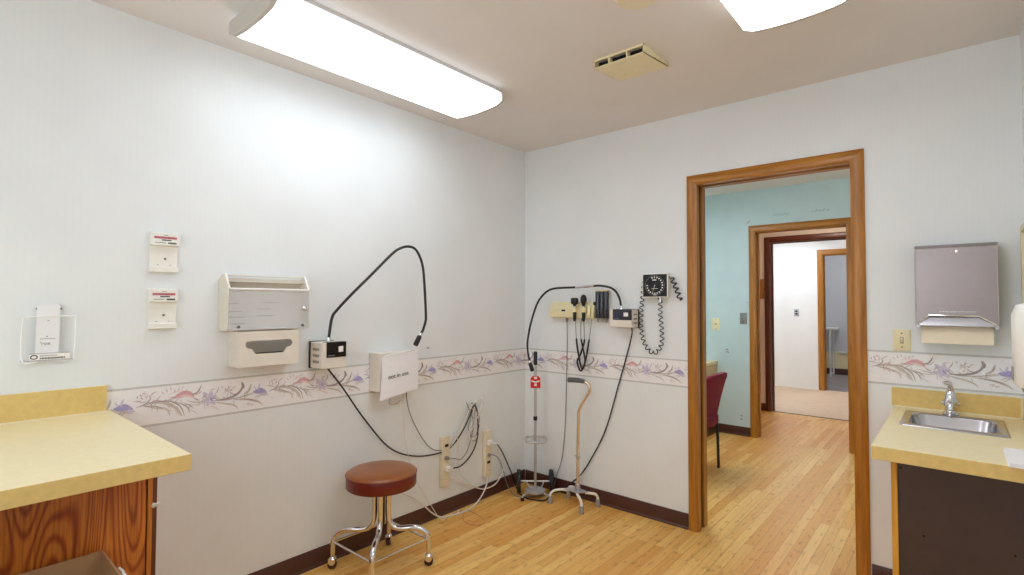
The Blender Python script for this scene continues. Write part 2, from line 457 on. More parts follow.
o = MB().box((-.62, 3.92, -.05), (2.66, WY+.06, 0)).build('floor_beige', M['beige']); struct(o, 'beige vinyl floor beyond the hall', 'floor')
o = MB().box((-.46, WY+.06, -.05), (2.66, GY, 0)).build('floor_grey', M['gfloor']); struct(o, 'grey floor of the farthest room', 'floor')
o = MB().box((.1, 3.905, 0), (2.5, 3.925, .004)).build('trim_1', M['kick']); struct(o, 'dark joint strip where wood floor meets beige floor', 'trim')
o = MB().box((.1, TY, CH), (2.5, HY+.12, CH+.06)).build('ceiling_hall', M['hall']); struct(o, 'beige hall ceiling', 'ceiling')
o = MB().box((-.66, HY+.12, CH), (2.66, GY+.1, CH+.06)).build('ceiling_far', M['white']); struct(o, 'white ceiling of the far rooms', 'ceiling')

# baseboards
def baseb(name, a, b, inward, label, h=.089, toe=True):
    a, b = V((*a,0)), V((*b,0)); n = V((*inward,0))
    m = MB()
    prof = [(0,0),(.014,0),(.013,.006),(.0065,.014),(.006,h-.003),(.004,h),(0,h)]
    m.loft([[tuple(p + n*d + V((0,0,z))) for d, z in prof] for p in (a, b)], 0)
    o = m.build(name, M['base'])
    return struct(o, label, 'baseboard')
baseb('baseboard_left', (0,-2.5), (0,0), (1,0), 'dark brown vinyl baseboard under the long papered wall')
baseb('baseboard_back', (.014,0), (1.236,0), (0,-1), 'dark brown vinyl baseboard left of the doorway')
baseb('baseboard_back_right', (2.118,0), (2.26,0), (0,-1), 'short dark brown baseboard between door frame and sink cabinet')
baseb('baseboard_teal', (.566,TY), (.875,TY), (0,-1), 'dark baseboard under the teal wall')
baseb('baseboard_hall', (.2,HY), (.637,HY), (0,-1), 'dark baseboard in the hall beside the dark door frame')
baseb('baseboard_grey', (-.4,GY), (2.6,GY), (0,-1), 'dark baseboard of the farthest grey room', .11)

# ---------------------------------------------------------------- floral border
def ribbon(pts, w, sub=6):
    P = smooth_path([(u,v,0) for u,v in pts], sub); m = len(P)
    L, R = [], []; w = w*.78 if w < .02 else w*.86
    for i, p in enumerate(P):
        t = (P[min(i+1,m-1)]-P[max(i-1,0)]); t.normalize(); nn = V((-t.y,t.x,0))
        k = i/(m-1); wd = w*max(.06, math.sin(math.pi*min(1,k*.92+.05))**.8)/2
        L.append(p+nn*wd); R.append(p-nn*wd)
    return [(L[i],L[i+1],R[i+1],R[i]) for i in range(m-1)]
def petal(u, v, ang, ln, w):
    a = math.radians(ang); e = (math.cos(a), math.sin(a))
    return ribbon([(u,v),(u+e[0]*ln*.5,v+e[1]*ln*.5),(u+e[0]*ln,v+e[1]*ln)], w, 4)
def motif():
    S = []   # (material index, quads)
    A = lambda mi, q: S.append((mi, q))
    # long thin stems
    A(4, ribbon([(.035,.078),(.09,.088),(.15,.094),(.19,.1)], .004)); A(4, ribbon([(.21,.082),(.25,.07),(.3,.072)], .005))
    A(4, ribbon([(.215,.066),(.25,.06),(.3,.07)], .003))
    A(4, ribbon([(.3,.07),(.36,.064),(.42,.068),(.5,.078)], .005)); A(4, ribbon([(.4,.062),(.45,.075),(.5,.083)], .004))
    # sweeping leaves after the violet flower
    A(3, ribbon([(.06,.088),(.11,.09),(.15,.075),(.18,.05),(.195,.022)], .016)); A(2, ribbon([(.09,.092),(.15,.088),(.19,.06),(.205,.02)], .006))
    A(3, ribbon([(.05,.085),(.1,.07),(.14,.058),(.152,.03)], .011)); A(2, ribbon([(.06,.08),(.1,.076),(.13,.06)], .004))
    A(2, ribbon([(.03,.06),(.06,.042)], .003, 1)); A(3, ribbon([(.085,.062),(.11,.04)], .004, 1))
    A(2, ribbon([(.165,.085),(.21,.06),(.225,.03)], .005)); A(3, ribbon([(.19,.08),(.225,.06),(.24,.045)], .005))
    # curl with stamens
    A(2, ribbon([(.035,.078),(.065,.088),(.082,.105),(.078,.122)], .005))
    for k, (u, v) in enumerate(((.04,.112),(.052,.118),(.058,.108),(.068,.126),(.074,.116))): A(8, petal(u, v, 100+20*k, .011, .004))
    for k in range(7): A(8, petal(.13+.012*k, .118+.006*(k%3), 130-16*k, .017, .003))
    A(6, ribbon([(.15,.116),(.18,.125),(.205,.122)], .004))
    # pink bud and its leaves
    A(5, ribbon([(.165,.1),(.195,.112),(.222,.108),(.238,.094)], .024)); A(6, ribbon([(.185,.104),(.21,.103),(.236,.092)], .012))
    A(5, ribbon([(.15,.1),(.175,.102),(.2,.098)], .008))
    A(2, ribbon([(.228,.104),(.252,.112),(.268,.142)], .007)); A(3, ribbon([(.234,.102),(.256,.105),(.27,.118)], .006))
    A(2, ribbon([(.236,.092),(.25,.08),(.262,.078)], .005))
    # lilac star flower
    for a, l in ((20,.03),(75,.034),(130,.04),(200,.032),(255,.03),(310,.036)): A(7, petal(.298,.078,a,l,.02))
    A(9, petal(.3,.084,300,.02,.01)); A(2, ribbon([(.318,.092),(.33,.108),(.334,.124)], .004))
    # leaves under it, stamens over it
    A(3, ribbon([(.312,.062),(.36,.05),(.4,.036),(.418,.018)], .009)); A(6, ribbon([(.29,.05),(.32,.04),(.34,.024)], .006))
    for k, (u, v) in enumerate(((.35,.116),(.362,.104),(.372,.112),(.384,.1),(.39,.112))): A(8, petal(u, v, 120-25*k, .013, .004))
    # dark curled leaf and pale spike
    A(2, ribbon([(.318,.068),(.37,.07),(.408,.082),(.43,.105),(.428,.135)], .012)); A(2, ribbon([(.425,.1),(.436,.112),(.432,.132)], .014))
    A(3, ribbon([(.44,.08),(.462,.095),(.47,.122)], .012)); A(2, ribbon([(.44,.08),(.46,.09),(.472,.118)], .003))
    # lower leaves
    A(3, ribbon([(.4,.06),(.45,.056),(.5,.04),(.525,.02)], .012)); A(2, ribbon([(.42,.06),(.47,.05),(.51,.034)], .004))
    for k in range(5): A(8, petal(.452+.008*k, .03-.004*(k%2), 60+30*k, .012, .003))
    # violet flower
    A(9, ribbon([(.485,.08),(.51,.086),(.54,.074)], .03)); A(7, ribbon([(.51,.07),(.53,.068),(.548,.066)], .018))
    A(9, ribbon([(.478,.084),(.495,.088),(.51,.098)], .012)); A(7, petal(.5,.09,70,.03,.01)); A(7, petal(.495,.088,120,.026,.006))
    rnd = random.Random(3)
    for k in range(46):      # the many fine brush strokes around the stem line
        u = rnd.uniform(.02,.5); v = .078+.02*math.sin(u*24)+rnd.uniform(-.02,.02); a = math.radians(rnd.choice((rnd.uniform(15,75), rnd.uniform(-70,-15)))); l = rnd.uniform(.02,.05)
        if not .016 < v+l*math.sin(a) < .142: continue
        b = a+rnd.uniform(-.7,.7)
        A(rnd.choice((2,3,3,4,4,8)), ribbon([(u,v),(u+l*.5*math.cos(a),v+l*.5*math.sin(a)),(u+l*.5*math.cos(a)+l*.5*math.cos(b),v+l*.5*math.sin(a)+l*.5*math.sin(b))], rnd.uniform(.0025,.0045), 3))
    return S
MOT = motif()
def border(name, p0, du, length, z0, h, phase, n, label, lo=0.):
    """paper strip from p0 along du; n is the outward normal; the print repeats every .515 m"""
    p0, du, n = V(p0), V(du), V(n)
    W = lambda u, v, d: tuple(p0 + du*u + V((0,0,z0+v)) + n*d)
    m = MB()
    m.loft([[W(u,0,0),W(u,h,0),W(u,h,.0012),W(u,0,.0012)] for u in (0,length)], 0)
    for v0, v1 in ((0,.008),(h-.008,h)):
        m.face([W(0,v0,.0015),W(length,v0,.0015),W(length,v1,.0015),W(0,v1,.0015)], 1)
    k0 = -1-int(phase/.515)
    for k in range(k0, int(length/.515)+3):
        for i, (mi, quads) in enumerate(MOT):
            d = .0016+.00004*i
            for q in quads:
                us = [c.x+phase+k*.515 for c in q]
                if min(us) < 0 or max(us) > length: continue
                m.face([W(us[j], q[j].y*h/.157, d) for j in range(4)], mi)
    o = m.build(name, [M[k] for k in ('border','bedge','leafd','leafl','stem','pink','pinkl','lilac','mauve','blue')], recalc=False)
    return struct(o, label, 'wallpaper border')
border('trim_2', (0,-3.72,0), (0,1,0), 3.72, .818, .162, (3.72-2.439)%.515, (1,0,0), 'floral wallpaper border along the long wall')
border('trim_3', (0,0,0), (1,0,0), 1.238, .818, .162, .16, (0,-1,0), 'floral wallpaper border between corner and doorway')
border('trim_4', (2.114,0,0), (1,0,0), RX-2.114, .938, .158, 2.605-2.114, (0,-1,0), 'floral wallpaper border above the sink splash')

# ---------------------------------------------------------------- door frames
def casing(m, x0, x1, zt, w, y, out, t=.016, mv=0, mh=1):
    """mitred casing around an opening; out = -1 faces the camera side"""
    for (xa, xb) in ((x0-w, x0), (x1+w, x1)):
        s = 1 if xb > xa else -1
        prof = [(0,0),(0,t*.65),(w*.2,t),(w*.75,t),(w*.9,t*.7),(w,t*.55),(w,0)]
        m.loft([[(xa+s*a, y+out*d, 0) for a, d in prof], [(xa+s*a, y+out*d, zt+w-a) for a, d in prof]], mv)
    prof = [(0,0),(0,t*.65),(w*.2,t),(w*.75,t),(w*.9,t*.7),(w,t*.55),(w,0)]
    m.loft([[(x0-w+a, y+out*d, zt+w-a) for a, d in prof], [(x1+w-a, y+out*d, zt+w-a) for a, d in prof]], mh)
def doorframe(name, x0, x1, zt, y0, y1, w, mats, label, slot=False, back=True):
    m = MB()
    m2 = MB()
    jt = .014
    for xa, s in ((x0, -1), (x1, 1)):
        if slot:   # the leaf slides into the wall: two jamb boards with a slot between, its shade painted dark
            for ya, yb in ((y0, y0+.034), (y0+.078, y1)):
                m.box((xa+s*.0005, ya, 0), (xa+s*jt, yb, zt+jt), 0)
            m.box((xa+s*(jt-.003), y0+.034, 0), (xa+s*jt, y0+.078, zt+jt), 2)
        else:
            m.box((xa, y0, 0), (xa+s*jt, y1, zt+jt), 0)
            m.box((xa-s*.011, y0+.05, 0), (xa, y0+.085, zt), 0)
    if slot:
        for ya, yb in ((y0, y0+.034), (y0+.078, y1)): m.box((x0, ya, zt+.0005), (x1, yb, zt+jt), 1)
        m.box((x0, y0+.034, zt+jt-.003), (x1, y0+.078, zt+jt), 2)
    else:
        m.box((x0, y0, zt), (x1, y1, zt+jt), 1)
        m.box((x0+.011, y0+.05, zt-.011), (x1-.011, y0+.085, zt), 1)
    casing(m, x0, x1, zt, w, y0, -1)
    if back: casing(m, x0, x1, zt, w, y1, 1)
    return struct(m.build(name, mats), label, 'door frame')
OK3 = [M['oak'], M['oakx'], M['slot']]
OSHADE3 = [M['oakd'], M['oakdx'], M['slot']]  # the hall frame gets less light; that shade is painted into its wood
doorframe('door_1', 1.297, 2.055, 2.006, 0, .12, .058, OK3, 'oak frame of the open doorway in the back wall', True)
d2 = doorframe('door_2', .94, 1.701, 2.019, TY, TY+.12, .063, OK3, 'oak door frame in the teal wall of the next room')
doorframe('door_3', .709, 1.646, 2.059, HY, HY+.12, .07, OSHADE3, 'door frame on the far side of the hall, its shade painted dark brown')
doorframe('door_4', .899, 1.666, 2.056, WY, WY+.12, .08, OK3, 'farthest oak door frame in the white wall')
m = MB(); m.box((.9405, TY+.02, .98), (.944, TY+.045, 1.04)); m.build('strike_plate', M['bronze'], d2)

# ---------------------------------------------------------------- ceiling fixtures
def fixture(label, x0, x1, y0, y1, lamp, name='ceiling_light'):
    t = thing(name, label, 'ceiling light', ((x0+x1)/2, (y0+y1)/2, CH-.097))
    cx, w = (x0+x1)/2, (x1-x0)/2
    def prof(k=1., dz=0.):
        P = [(-.95,-.03),(-1,-.05),(-.99,-.074)]
        for i in range(1, 12):
            a = -1+2*i/12; P.append((a*.97, -.078-.022*math.sqrt(max(0,1-a*a))))
        P += [(.99,-.074),(1,-.05),(.95,-.03)]
        return [(cx+a*w*k, CH+z*k+dz) for a, z in P]
    MB().loft([[(x,y,z) for x,z in prof(.985)] for y in (y0+.016, y1-.016)], 0).build('diffuser', lamp, t)
    for y, s in ((y0,1),(y1,-1)):
        MB().loft([[(x,yy,z) for x,z in prof(k)] for yy, k in ((y,.97),(y+s*.004,1.),(y+s*.02,1.))], 0).build('end_cap', M['endcap'], t)
    MB().box((x0+.03, y0+.02, CH-.032), (x1-.03, y1-.02, CH)).build('mounting_pan', M['endcap'], t)
    return t
fixture('long lit fluorescent ceiling light above the papered left wall', .285, .668, -2.2, -.988, M['lampL'])
fixture('lit fluorescent ceiling light above the sink side of the room', 1.832, 2.195, -2.125, -.905, M['lampR'])
fixture('lit ceiling light of the teal room just peeking past the door jamb', .385, .755, .42, 1.64, M['lampT'])
def globe(label, x, y, r=.16, lamp=None):
    t = thing('ceiling_lamp', label, 'ceiling light', (x, y, CH-.11))
    MB().lathe([(r*.8,-.0),(r*.84,-.02),(r*.8,-.024)], (x,y,CH)).build('lamp_base', M['alu'], t)
    MB().lathe([(r*.78,-.024),(r,-.045),(r*.92,-.08),(r*.55,-.105),(.001,-.112)], (x,y,CH)).build('glass_shade', lamp or M['lampH'], t)
globe('round glass ceiling lamp of the hall beyond the teal wall', 1.35, 3.25, .11)
fixture('lit ceiling light of the white room beyond the hall', .3, .67, 4.5, 5.7, M['lampW'])
globe('round glass ceiling lamp of the farthest grey room', 1.2, 7.2, .14, M['lampG'])

# ceiling vent
t = thing('ceiling_vent', 'yellowed plastic ceiling vent with slots beside the long light', 'vent', (1.305,-.815,2.399))
m = MB(); x0,x1,y0,y1,zf,zb = 1.18,1.43,-.945,-.69,2.4,2.427
m.loft([[(x0,y0,zf),(x0,y0,zf+.004),(x0,y1,zb+.004),(x0,y1,zb)], [(x1,y0,zf),(x1,y0,zf+.004),(x1,y1,zb+.004),(x1,y1,zb)]])
for xa in (x0, x1-.004): m.loft([[(xx,y0,zf),(xx,y0,CH),(xx,y1,CH),(xx,y1,zb)] for xx in (xa, xa+.004)])
m.box((x0,y0,CH-.008),(x1,y0+.006,CH)); m.box((x0,y1-.004,zb),(x1,y1,CH)); m.build('housing', M['creamy'], t)
for xx in (x0+.075, x0+.165):
    MB().box((xx,y0+.001,zf+.004),(xx+.006,y0+.03,CH-.008)).build('divider', M['creamy'], t)
m = MB(); m.box((x0+.006,y0+.035,zf+.006),(x1-.006,y0+.037,CH-.002)); lp(m.build('duct_shade', M['void'], t), 'dark sheet painted as the shade behind the slots')  # near-black sheet paints the shade inside the vent
# smoke detector
t = thing('smoke_detector', 'round cream smoke detector on the ceiling beside the vent', 'smoke detector', (1.59,-1.315,2.4))
MB().lathe([(.086,0),(.088,-.012),(.082,-.016)], (1.59,-1.315,CH), n=40).build('base', M['cream'], t)
MB().lathe([(.076,-.016),(.078,-.026),(.07,-.034),(.03,-.037),(.001,-.037)], (1.59,-1.315,CH), n=40).build('cover', M['cream'], t)

# ---------------------------------------------------------------- left counter
ZT = .904
t = thing('base_cabinet', 'oak base cabinet with cathedral grain under the left counter', 'cabinet', (.325,-3.1,0))
MB().box((.002,-3.74,.09),(.632,-2.512,.86)).build('carcass', M['oakstile'], t)
MB().box((.002,-3.74,0),(.58,-2.52,.09)).build('toe_kick', M['kick'], t)
m = MB(); m.box((.632,-3.14,.1),(.65,-2.5305,.85)); m.build('front_panel', M['oakcab'], t, .0015)
m = MB(); m.box((.632,-3.74,.1),(.65,-3.1435,.85)); dr = m.build('door', M['oakcab'], t, .0015)
m = MB(); m.cyl((.65,-3.2,.7),(.67,-3.2,.7),.006); m.lathe([(.006,0),(.016,.004),(.015,.012),(.001,.016)], (.668,-3.2,.7), (1,0,0), 20); m.build('knob', M['bronze'], dr)
MB().box((.632,-2.5275,.0),(.652,-2.5155,.86)).build('stile', M['oakstile'], t, .001)
lp(MB().box((.632,-2.5145,.0),(.648,-2.5035,.86)).build('end_panel', M['oakd'], t), 'dark edge of the end panel')
m = MB(); m.lathe([(.006,0),(.007,.004),(.007,.012),(.005,.015)], (.64,-2.512,.719), (1,0,.0), 14); m.box((.646,-2.513,.715),(.655,-2.497,.7235))
lp(m.build('bumper', M['tray'], t, .001), 'small white plastic bumper')
t = thing('worktop', 'yellow laminate worktop with backsplash on the oak cabinet', 'worktop', (.43,-3.1,.861))
m = MB(); m.box((.002,-3.748,.861),(.868,-2.486,ZT)); 
o = m.build('countertop', [M['lam'], M['lamedge']], t, .0015)
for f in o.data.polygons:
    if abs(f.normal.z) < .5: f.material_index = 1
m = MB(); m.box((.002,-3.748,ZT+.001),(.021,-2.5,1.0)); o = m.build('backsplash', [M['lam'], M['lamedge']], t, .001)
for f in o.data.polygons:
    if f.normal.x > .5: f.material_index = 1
m = MB(); m.box((.021,-3.74,ZT),(.024,-2.5,ZT+.003)); m.build('caulk_line', M['seam'], t)

# cardboard carton
t = thing('cardboard_box', 'open brown cardboard box standing in front of the oak cabinet', 'box', (.9,-2.86,0))
bx0,bx1,by0,by1,bz,th = .672,1.1,-3.06,-2.634,.64,.005
MB().box((bx0,by0,0),(bx1,by1,th)).build('bottom', M['carton'], t)
for nm, a, b in (('side_panel',(bx0,by0,th),(bx0+th,by1,bz)),('side_panel',(bx1-th,by0,th),(bx1,by1,bz)),('end_panel',(bx0+th,by1-th,th),(bx1-th,by1,bz)),('end_panel',(bx0+th,by0,th),(bx1-th,by0+th,bz))):
    MB().box(a, b).build(nm, M['carton'], t)
for a, pts in enumerate(([(bx1,by0,bz),(bx1,by1,bz),(bx1+.16,by1,bz-.13),(bx1+.16,by0,bz-.13)],)):
    MB().loft([[V(p)+V((0,0,d)) for p in pts] for d in (0,.004)]).build('flap', M['carton'], t)
m = MB()   # torn strip of white tape on the rim
pts = [(.815+.016*k, by1+.003+.006*random.random(), bz-.012+.012*random.random()) for k in range(6)]
m.loft([[V(p)+V((0,a,b)) for a,b in ((0,-.01),(.004+.003*(k%2),.002),(.001,.011),(-.003,.008))] for k, p in enumerate(pts)])
lp(m.build('torn_tape', M['label'], t), 'torn white tape on the rim')

# ---------------------------------------------------------------- right counter
ZR = .845
t = thing('sink_cabinet', 'sink cabinet with dark brown front and yellow oak edge', 'cabinet', (2.46,-.41,0))
MB().box((2.266,-.828,0),(2.282,-.004,.8)).build('side_panel', M['oaky'], t)
MB().box((2.266,-.845,0),(2.283,-.829,.8)).build('stile', M['oaky'], t, .001)
m = MB(); m.plate([2.2835,RX-.003],[.08,.8],'y',-.838,-.826)
for hx, hz in ((2.349,.565),(2.562,.568),(2.292,.772)):
    m.lathe([(.0035,0),(.0035,.0012),(.001,.0014)], (hx,-.838,hz), (0,-1,0), 12, 1)
lp(m.build('front_panel', [M['panel'], M['void']], t), 'dark brown front panel with screw holes')
MB().box((2.283,-.78,0),(RX-.003,-.77,.08)).build('toe_kick', M['kick'], t)
MB().box((2.283,-.82,.082),(RX-.003,-.004,.098)).build('cabinet_floor', M['panel'], t)
MB().box((2.283,-.82,.76),(RX-.003,-.77,.8)).build('rail', M['panel'], t)

t = thing('worktop', 'yellow laminate worktop holding the steel sink beside the door', 'worktop', (2.43,-.45,.8))
SX0,SX1,SY0,SY1 = 2.285,2.557,-.445,-.155
o = MB().plate([2.218,SX0,SX1,RX-.002],[-.902,SY0,SY1,-.002],'z',.801,ZR,skip={(1,1)}).build('countertop', [M['lam'],M['lamedge']], t, .0015)
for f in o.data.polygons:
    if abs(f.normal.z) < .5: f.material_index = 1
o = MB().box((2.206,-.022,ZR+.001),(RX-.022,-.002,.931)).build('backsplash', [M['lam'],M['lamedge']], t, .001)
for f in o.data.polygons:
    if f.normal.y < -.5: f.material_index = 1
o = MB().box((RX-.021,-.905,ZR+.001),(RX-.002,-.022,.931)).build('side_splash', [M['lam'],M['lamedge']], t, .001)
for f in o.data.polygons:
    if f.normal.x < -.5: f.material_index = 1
MB().box((2.21,-.0255,ZR),(RX-.022,-.022,ZR+.0035)).box((RX-.0255,-.0255,ZR),(RX-.021,-.022,.931)).build('caulk_line', M['seam'], t)

t = thing('sink', 'small stainless steel drop-in sink in the yellow worktop', 'sink', (2.42,-.3,.7))
cx, cy = 2.421,-.3
loops = [rr(cx,cy,.318,.348,.012,ZR+.0005), rr(cx,cy,.314,.344,.012,ZR+.004), rr(cx,cy-.004,.27,.272,.05,ZR+.004), rr(cx,cy-.004,.262,.264,.05,ZR-.002), rr(cx,cy-.004,.245,.246,.055,ZR-.11), rr(cx,cy-.004,.21,.21,.05,ZR-.13), rr(cx,cy-.004,.05,.05,.0249,ZR-.134)]
m = MB(); m.loft(loops, 0, cap0=False); o = m.build('basin', M['sinkst'], t, ang=60)
sm = o.modifiers.new('Solid','SOLIDIFY'); sm.thickness = .0012; sm.offset = -1
m = MB(); m.lathe([(.03,0),(.031,.002),(.024,.003),(.022,.001),(.001,.001)], (cx,cy-.004,ZR-.1345), n=24); m.build('drain', M['chrome'], t)

fx, fy = 2.415,-.112
t = thing('faucet', 'chrome single-post faucet behind the sink', 'faucet', (fx,fy,ZR))
MB().lathe([(.031,.0),(.032,.004),(.024,.01),(.02,.016),(.019,.03),(.026,.036),(.027,.056),(.022,.064),(.021,.074),(.018,.088),(.014,.097),(.011,.1)], (fx,fy,ZR+.004), n=28).build('post', M['chrome'], t)
MB().tube([(fx,fy-.01,ZR+.052),(fx,fy-.05,ZR+.062),(fx,fy-.09,ZR+.058),(fx,fy-.1,ZR+.035)], [.0115,.011,.0105,.0115], 14).build('spout', M['chrome'], t)
m = MB(); m.tube([(fx+.002,fy,ZR+.1),(fx-.001,fy-.005,ZR+.125),(fx-.008,fy-.012,ZR+.135),(fx-.022,fy-.02,ZR+.136)], [.011,.0105,.0095,.008], 14)
m.lathe([(.011,0),(.012,.006),(.008,.014)], (fx,fy,ZR+.1), n=20); m.build('lever', M['chrome'], t)
for q in (-1,1): MB().tube([(fx+q*.029,fy+.002,ZR+.05),(fx+q*.02,fy,ZR+.05)], .009, 12).build('side_screw', M['chrome'], t)

m = MB()
for k in range(3): m.loft([rr(2.592+.0015*k,-.806,.088,.226-.003*k,.004,ZR+.001+.0038*k), rr(2.592+.0015*k,-.806,.088,.226-.003*k,.004,ZR+.0042+.0038*k)])
tag(m.build('paper_stack', M['paper'], None), 'folded white paper towels lying at the right end of the sink worktop', 'paper towels')

# ---------------------------------------------------------------- towel dispenser
t = thing('paper_towel_dispenser', 'stainless steel folded towel dispenser on the wall above the sink', 'towel dispenser', (2.437,-.05,1.2))
X0,X1,D,Z0,Z1 = 2.302,2.574,.1,1.218,1.572
m = MB()
m.box((X0,-.004,Z0),(X1,-.001,Z1))                                     # back
prof = [(-.004,Z0+.0),(-.004,Z1),(-.07,Z1),(-D,Z1-.012),(-D,Z0+.0)]
for xa in (X0, X1-.003): m.loft([[(xx,y,z) for y,z in prof] for xx in (xa, xa+.003)])
m.loft([[(xx,-.004,Z1-.003),(xx,-.004,Z1),(xx,-.07,Z1),(xx,-D,Z1-.012),(xx,-D+.003,Z1-.016),(xx,-.07,Z1-.004)] for xx in (X0+.003,X1-.003)])
m.build('body', M['steel'], t, .0008)
# front cover with the cut-away mouth
mo = [(X0+.012,Z0+.013),(X0+.048,Z0+.048),(X1-.062,Z0+.046),(X1-.012,Z0+.013)]
poly = [(X0+.001,Z0+.008),(X0+.001,Z1-.014),(X1-.001,Z1-.014),(X1-.001,Z0+.008),(X1-.01,Z0+.008),mo[2],mo[1],(X0+.01,Z0+.008)]
fc = MB().loft([[(X0+.001+0*a,-D-.001-d,0) if 0 else (a,-D-.0005-d,b) for a,b in poly] for d in (0,.003)]).build('front_cover', M['steel'], t, .0008)
m = MB(); m.tube([(X0+.003,-D-.003,Z0+.01),(X0+.003,-D-.003,Z1-.016),(X1-.003,-D-.003,Z1-.016),(X1-.003,-D-.003,Z0+.01)], .0026, 8, sub=1); m.build('edge_bead', M['alu'], fc)
m = MB(); m.tube([(p[0],-D-.0045,p[1]) for p in ((X0+.006,Z0+.008),mo[1],mo[2],(X1-.006,Z0+.008))], .0028, 8, sub=1); m.build('mouth_rim', M['chrome'], fc)
m = MB(); m.lathe([(.006,0),(.006,.002),(.003,.003)], (2.445,-D-.0035,Z1-.035), (0,-1,0), 16)
for dx in (-.018,.018): m.lathe([(.002,0),(.0015,.001)], (2.445+dx,-D-.0035,Z1-.034), (0,-1,0), 10)
m.build('lock', M['chrome'], fc)
m = MB()
for k in range(14): m.box((2.385+.0085*k,-D-.0039,Z0+.062),(2.39+.0085*k+.001*(k%3),-D-.0035,Z0+.0655))
m.build('stamped_lettering', M['alu'], fc)
m = MB(); m.loft([[(xx,-D+.004,Z0+.001),(xx,-D+.003,Z0+.008),(xx,-D+.024,Z0+.07),(xx,-D+.026,Z0+.07),(xx,-D+.006,Z0+.001)] for xx in (X0+.004,X1-.004)]); m.build('tray', M['sinkst'], t)
for xx in (X0+.002, X1-.016): m = MB(); m.box((xx,-D-.002,Z0-.008),(xx+.014,-D+.02,Z0+.007)); m.build('hinge_foot', M['alu'], t, .001)
m = MB(); pts = [(-.06,1.226),(-.066,1.2),(-.069,1.17),(-.07,1.143)]
m.loft([[(2.321+(2.556-2.321)*k/8, y-d+.0015*math.sin(k*1.1), z) for (y,z) in pts for d in (0,)]+[(2.321+(2.556-2.321)*k/8, y-.0025+.0015*math.sin(k*1.1), z) for (y,z) in pts[::-1]] for k in range(9)])
tag(m.build('paper_towel', M['towel'], None), 'cream paper towel hanging out of the steel dispenser', 'paper towel')

# switch plates
def wallplate(name, label, cat, o, n, w, h, mat, kind, mats2=None):
    """plate on a wall at o (centre), n outward, horizontal axis derived"""
    n = V(n); u = V((0,0,1)).cross(n); o = V(o)
    t = thing(name, label, cat, tuple(o))
    B = lambda a, d, b: o+u*a+n*d+V((0,0,b))
    m = MB(); m.loft([[B(x,d,y) for x,y,_ in rr(0,0,w-2*i,h-2*i,.005,0,3)] for d,i in ((.0005,0),(.004,0),(.006,.003))]); m.build('plate', mat, t)
    if kind == 'toggle':
        m = MB(); m.loft([[B(x,.006,y) for x,y in ((-.005,-.012),(.005,-.012),(.005,.012),(-.005,.012))],[B(x,.017,y+.006) for x,y in ((-.004,-.006),(.004,-.006),(.004,.003),(-.004,.003))]]); m.build('toggle', mat, t)
        m = MB(); m.loft([[B(x,d,y) for x,y in ((-.0065,-.0145),(.0065,-.0145),(.0065,.0145),(-.0065,.0145))] for d in (.0058,.0064)]); m.build('toggle_slot', mats2 or M['screw'], t)
        for z in (-.032,.032): m = MB(); m.lathe([(.0035,0),(.003,.0012),(.001,.0014)], B(0,.006,z), n, 12); m.build('screw', M['screw'], t)
    elif kind == 'duplex':
        for z in (-.02,.02): m = MB(); m.loft([[B(x,d,y) for x,y,_ in rr(0,z,.032,.026,.008,0,3)] for d in (.006,.0072)]); m.build('socket', M['ink'], t)
    elif kind == 'jack':
        m = MB(); m.lathe([(.008,0),(.007,.003),(.003,.003),(.003,.001)], B(0,.006,0), n, 16); m.build('jack', M['inkg'], t)
        for z in (-.045,.045): m = MB(); m.lathe([(.0035,0),(.003,.0012),(.001,.0014)], B(0,.006,z), n, 12); m.build('screw', M['screw'], t)
    return t
wallplate('light_switch', 'ivory toggle light switch between doorway and towel dispenser', 'light switch', (2.246,0,1.147), (0,-1,0), .067, .1, M['ivory'], 'toggle')
wallplate('jack_plate', 'yellowed wall plate with a round jack on the teal wall', 'wall plate', (.547,TY,1.1), (0,-1,0), .076, .122, M['creamy'], 'jack')
wallplate('light_switch', 'grey metal toggle switch on teal wall beside the door frame', 'light switch', (.819,TY,1.164), (0,-1,0), .068, .112, M['pewter'], 'toggle', M['label'])
wallplate('wall_outlet', 'steel plate with two dark sockets on the far white wall', 'outlet', (.527,WY,1.174), (0,-1,0), .072, .115, M['alu'], 'duplex')
t = thing('wall_box', 'small wooden box on the hall wall left of the dark frame', 'box', (.607,HY,1.37))
MB().box((.582,HY-.03,1.372),(.628,HY-.001,1.6)).build('body', M['oak'], t, .003); MB().box((.578,HY-.034,1.6),(.632,HY-.001,1.612)).build('cap', M['oakx'], t, .002)
# scuffs left on the teal wall by removed stickers
def decal(pts, w, mi_, nm):
    m = MB()
    for p in pts:
        for q in ribbon(p, w, 4): m.face([(c.x, TY-.0008, c.y) for c in q])
    return m
for pts, c, lab in (([[(.86,2.115),(.88,2.13),(.895,2.145)],[(.85,2.1),(.87,2.12),(.885,2.118)]], 'mauve', 'faded pink scuff'),
                    ([[(.64,.83),(.655,.85),(.67,.83)],[(.645,.81),(.66,.825),(.68,.805)]], 'inkg', 'grey scuff'),
                    ([[(.78,.19),(.79,.2),(.8,.185)],[(.775,.165),(.79,.16),(.8,.17)]], 'inkg', 'grey scuff'),
                    ([[(.845,1.32),(.855,1.325),(.862,1.318)]], 'mauve', 'pink scuff')):
    o = decal(pts, .012, 0, '').build('wall_scuff', M[c], None, recalc=False); w_ = o.location.copy()
    o.parent = ow; o.location = w_ - ow.location; o['label'] = lab + ' on the teal paint'
m = MB()
for u0 in (1.1, 1.43):
    for k in range(5):
        for q in ribbon([(u0+.03*k,2.155),(u0+.012+.03*k,2.175+.006*(k%2)),(u0+.028+.03*k,2.16)], .008, 4): m.face([(c.x,TY-.0008,c.y) for c in q])
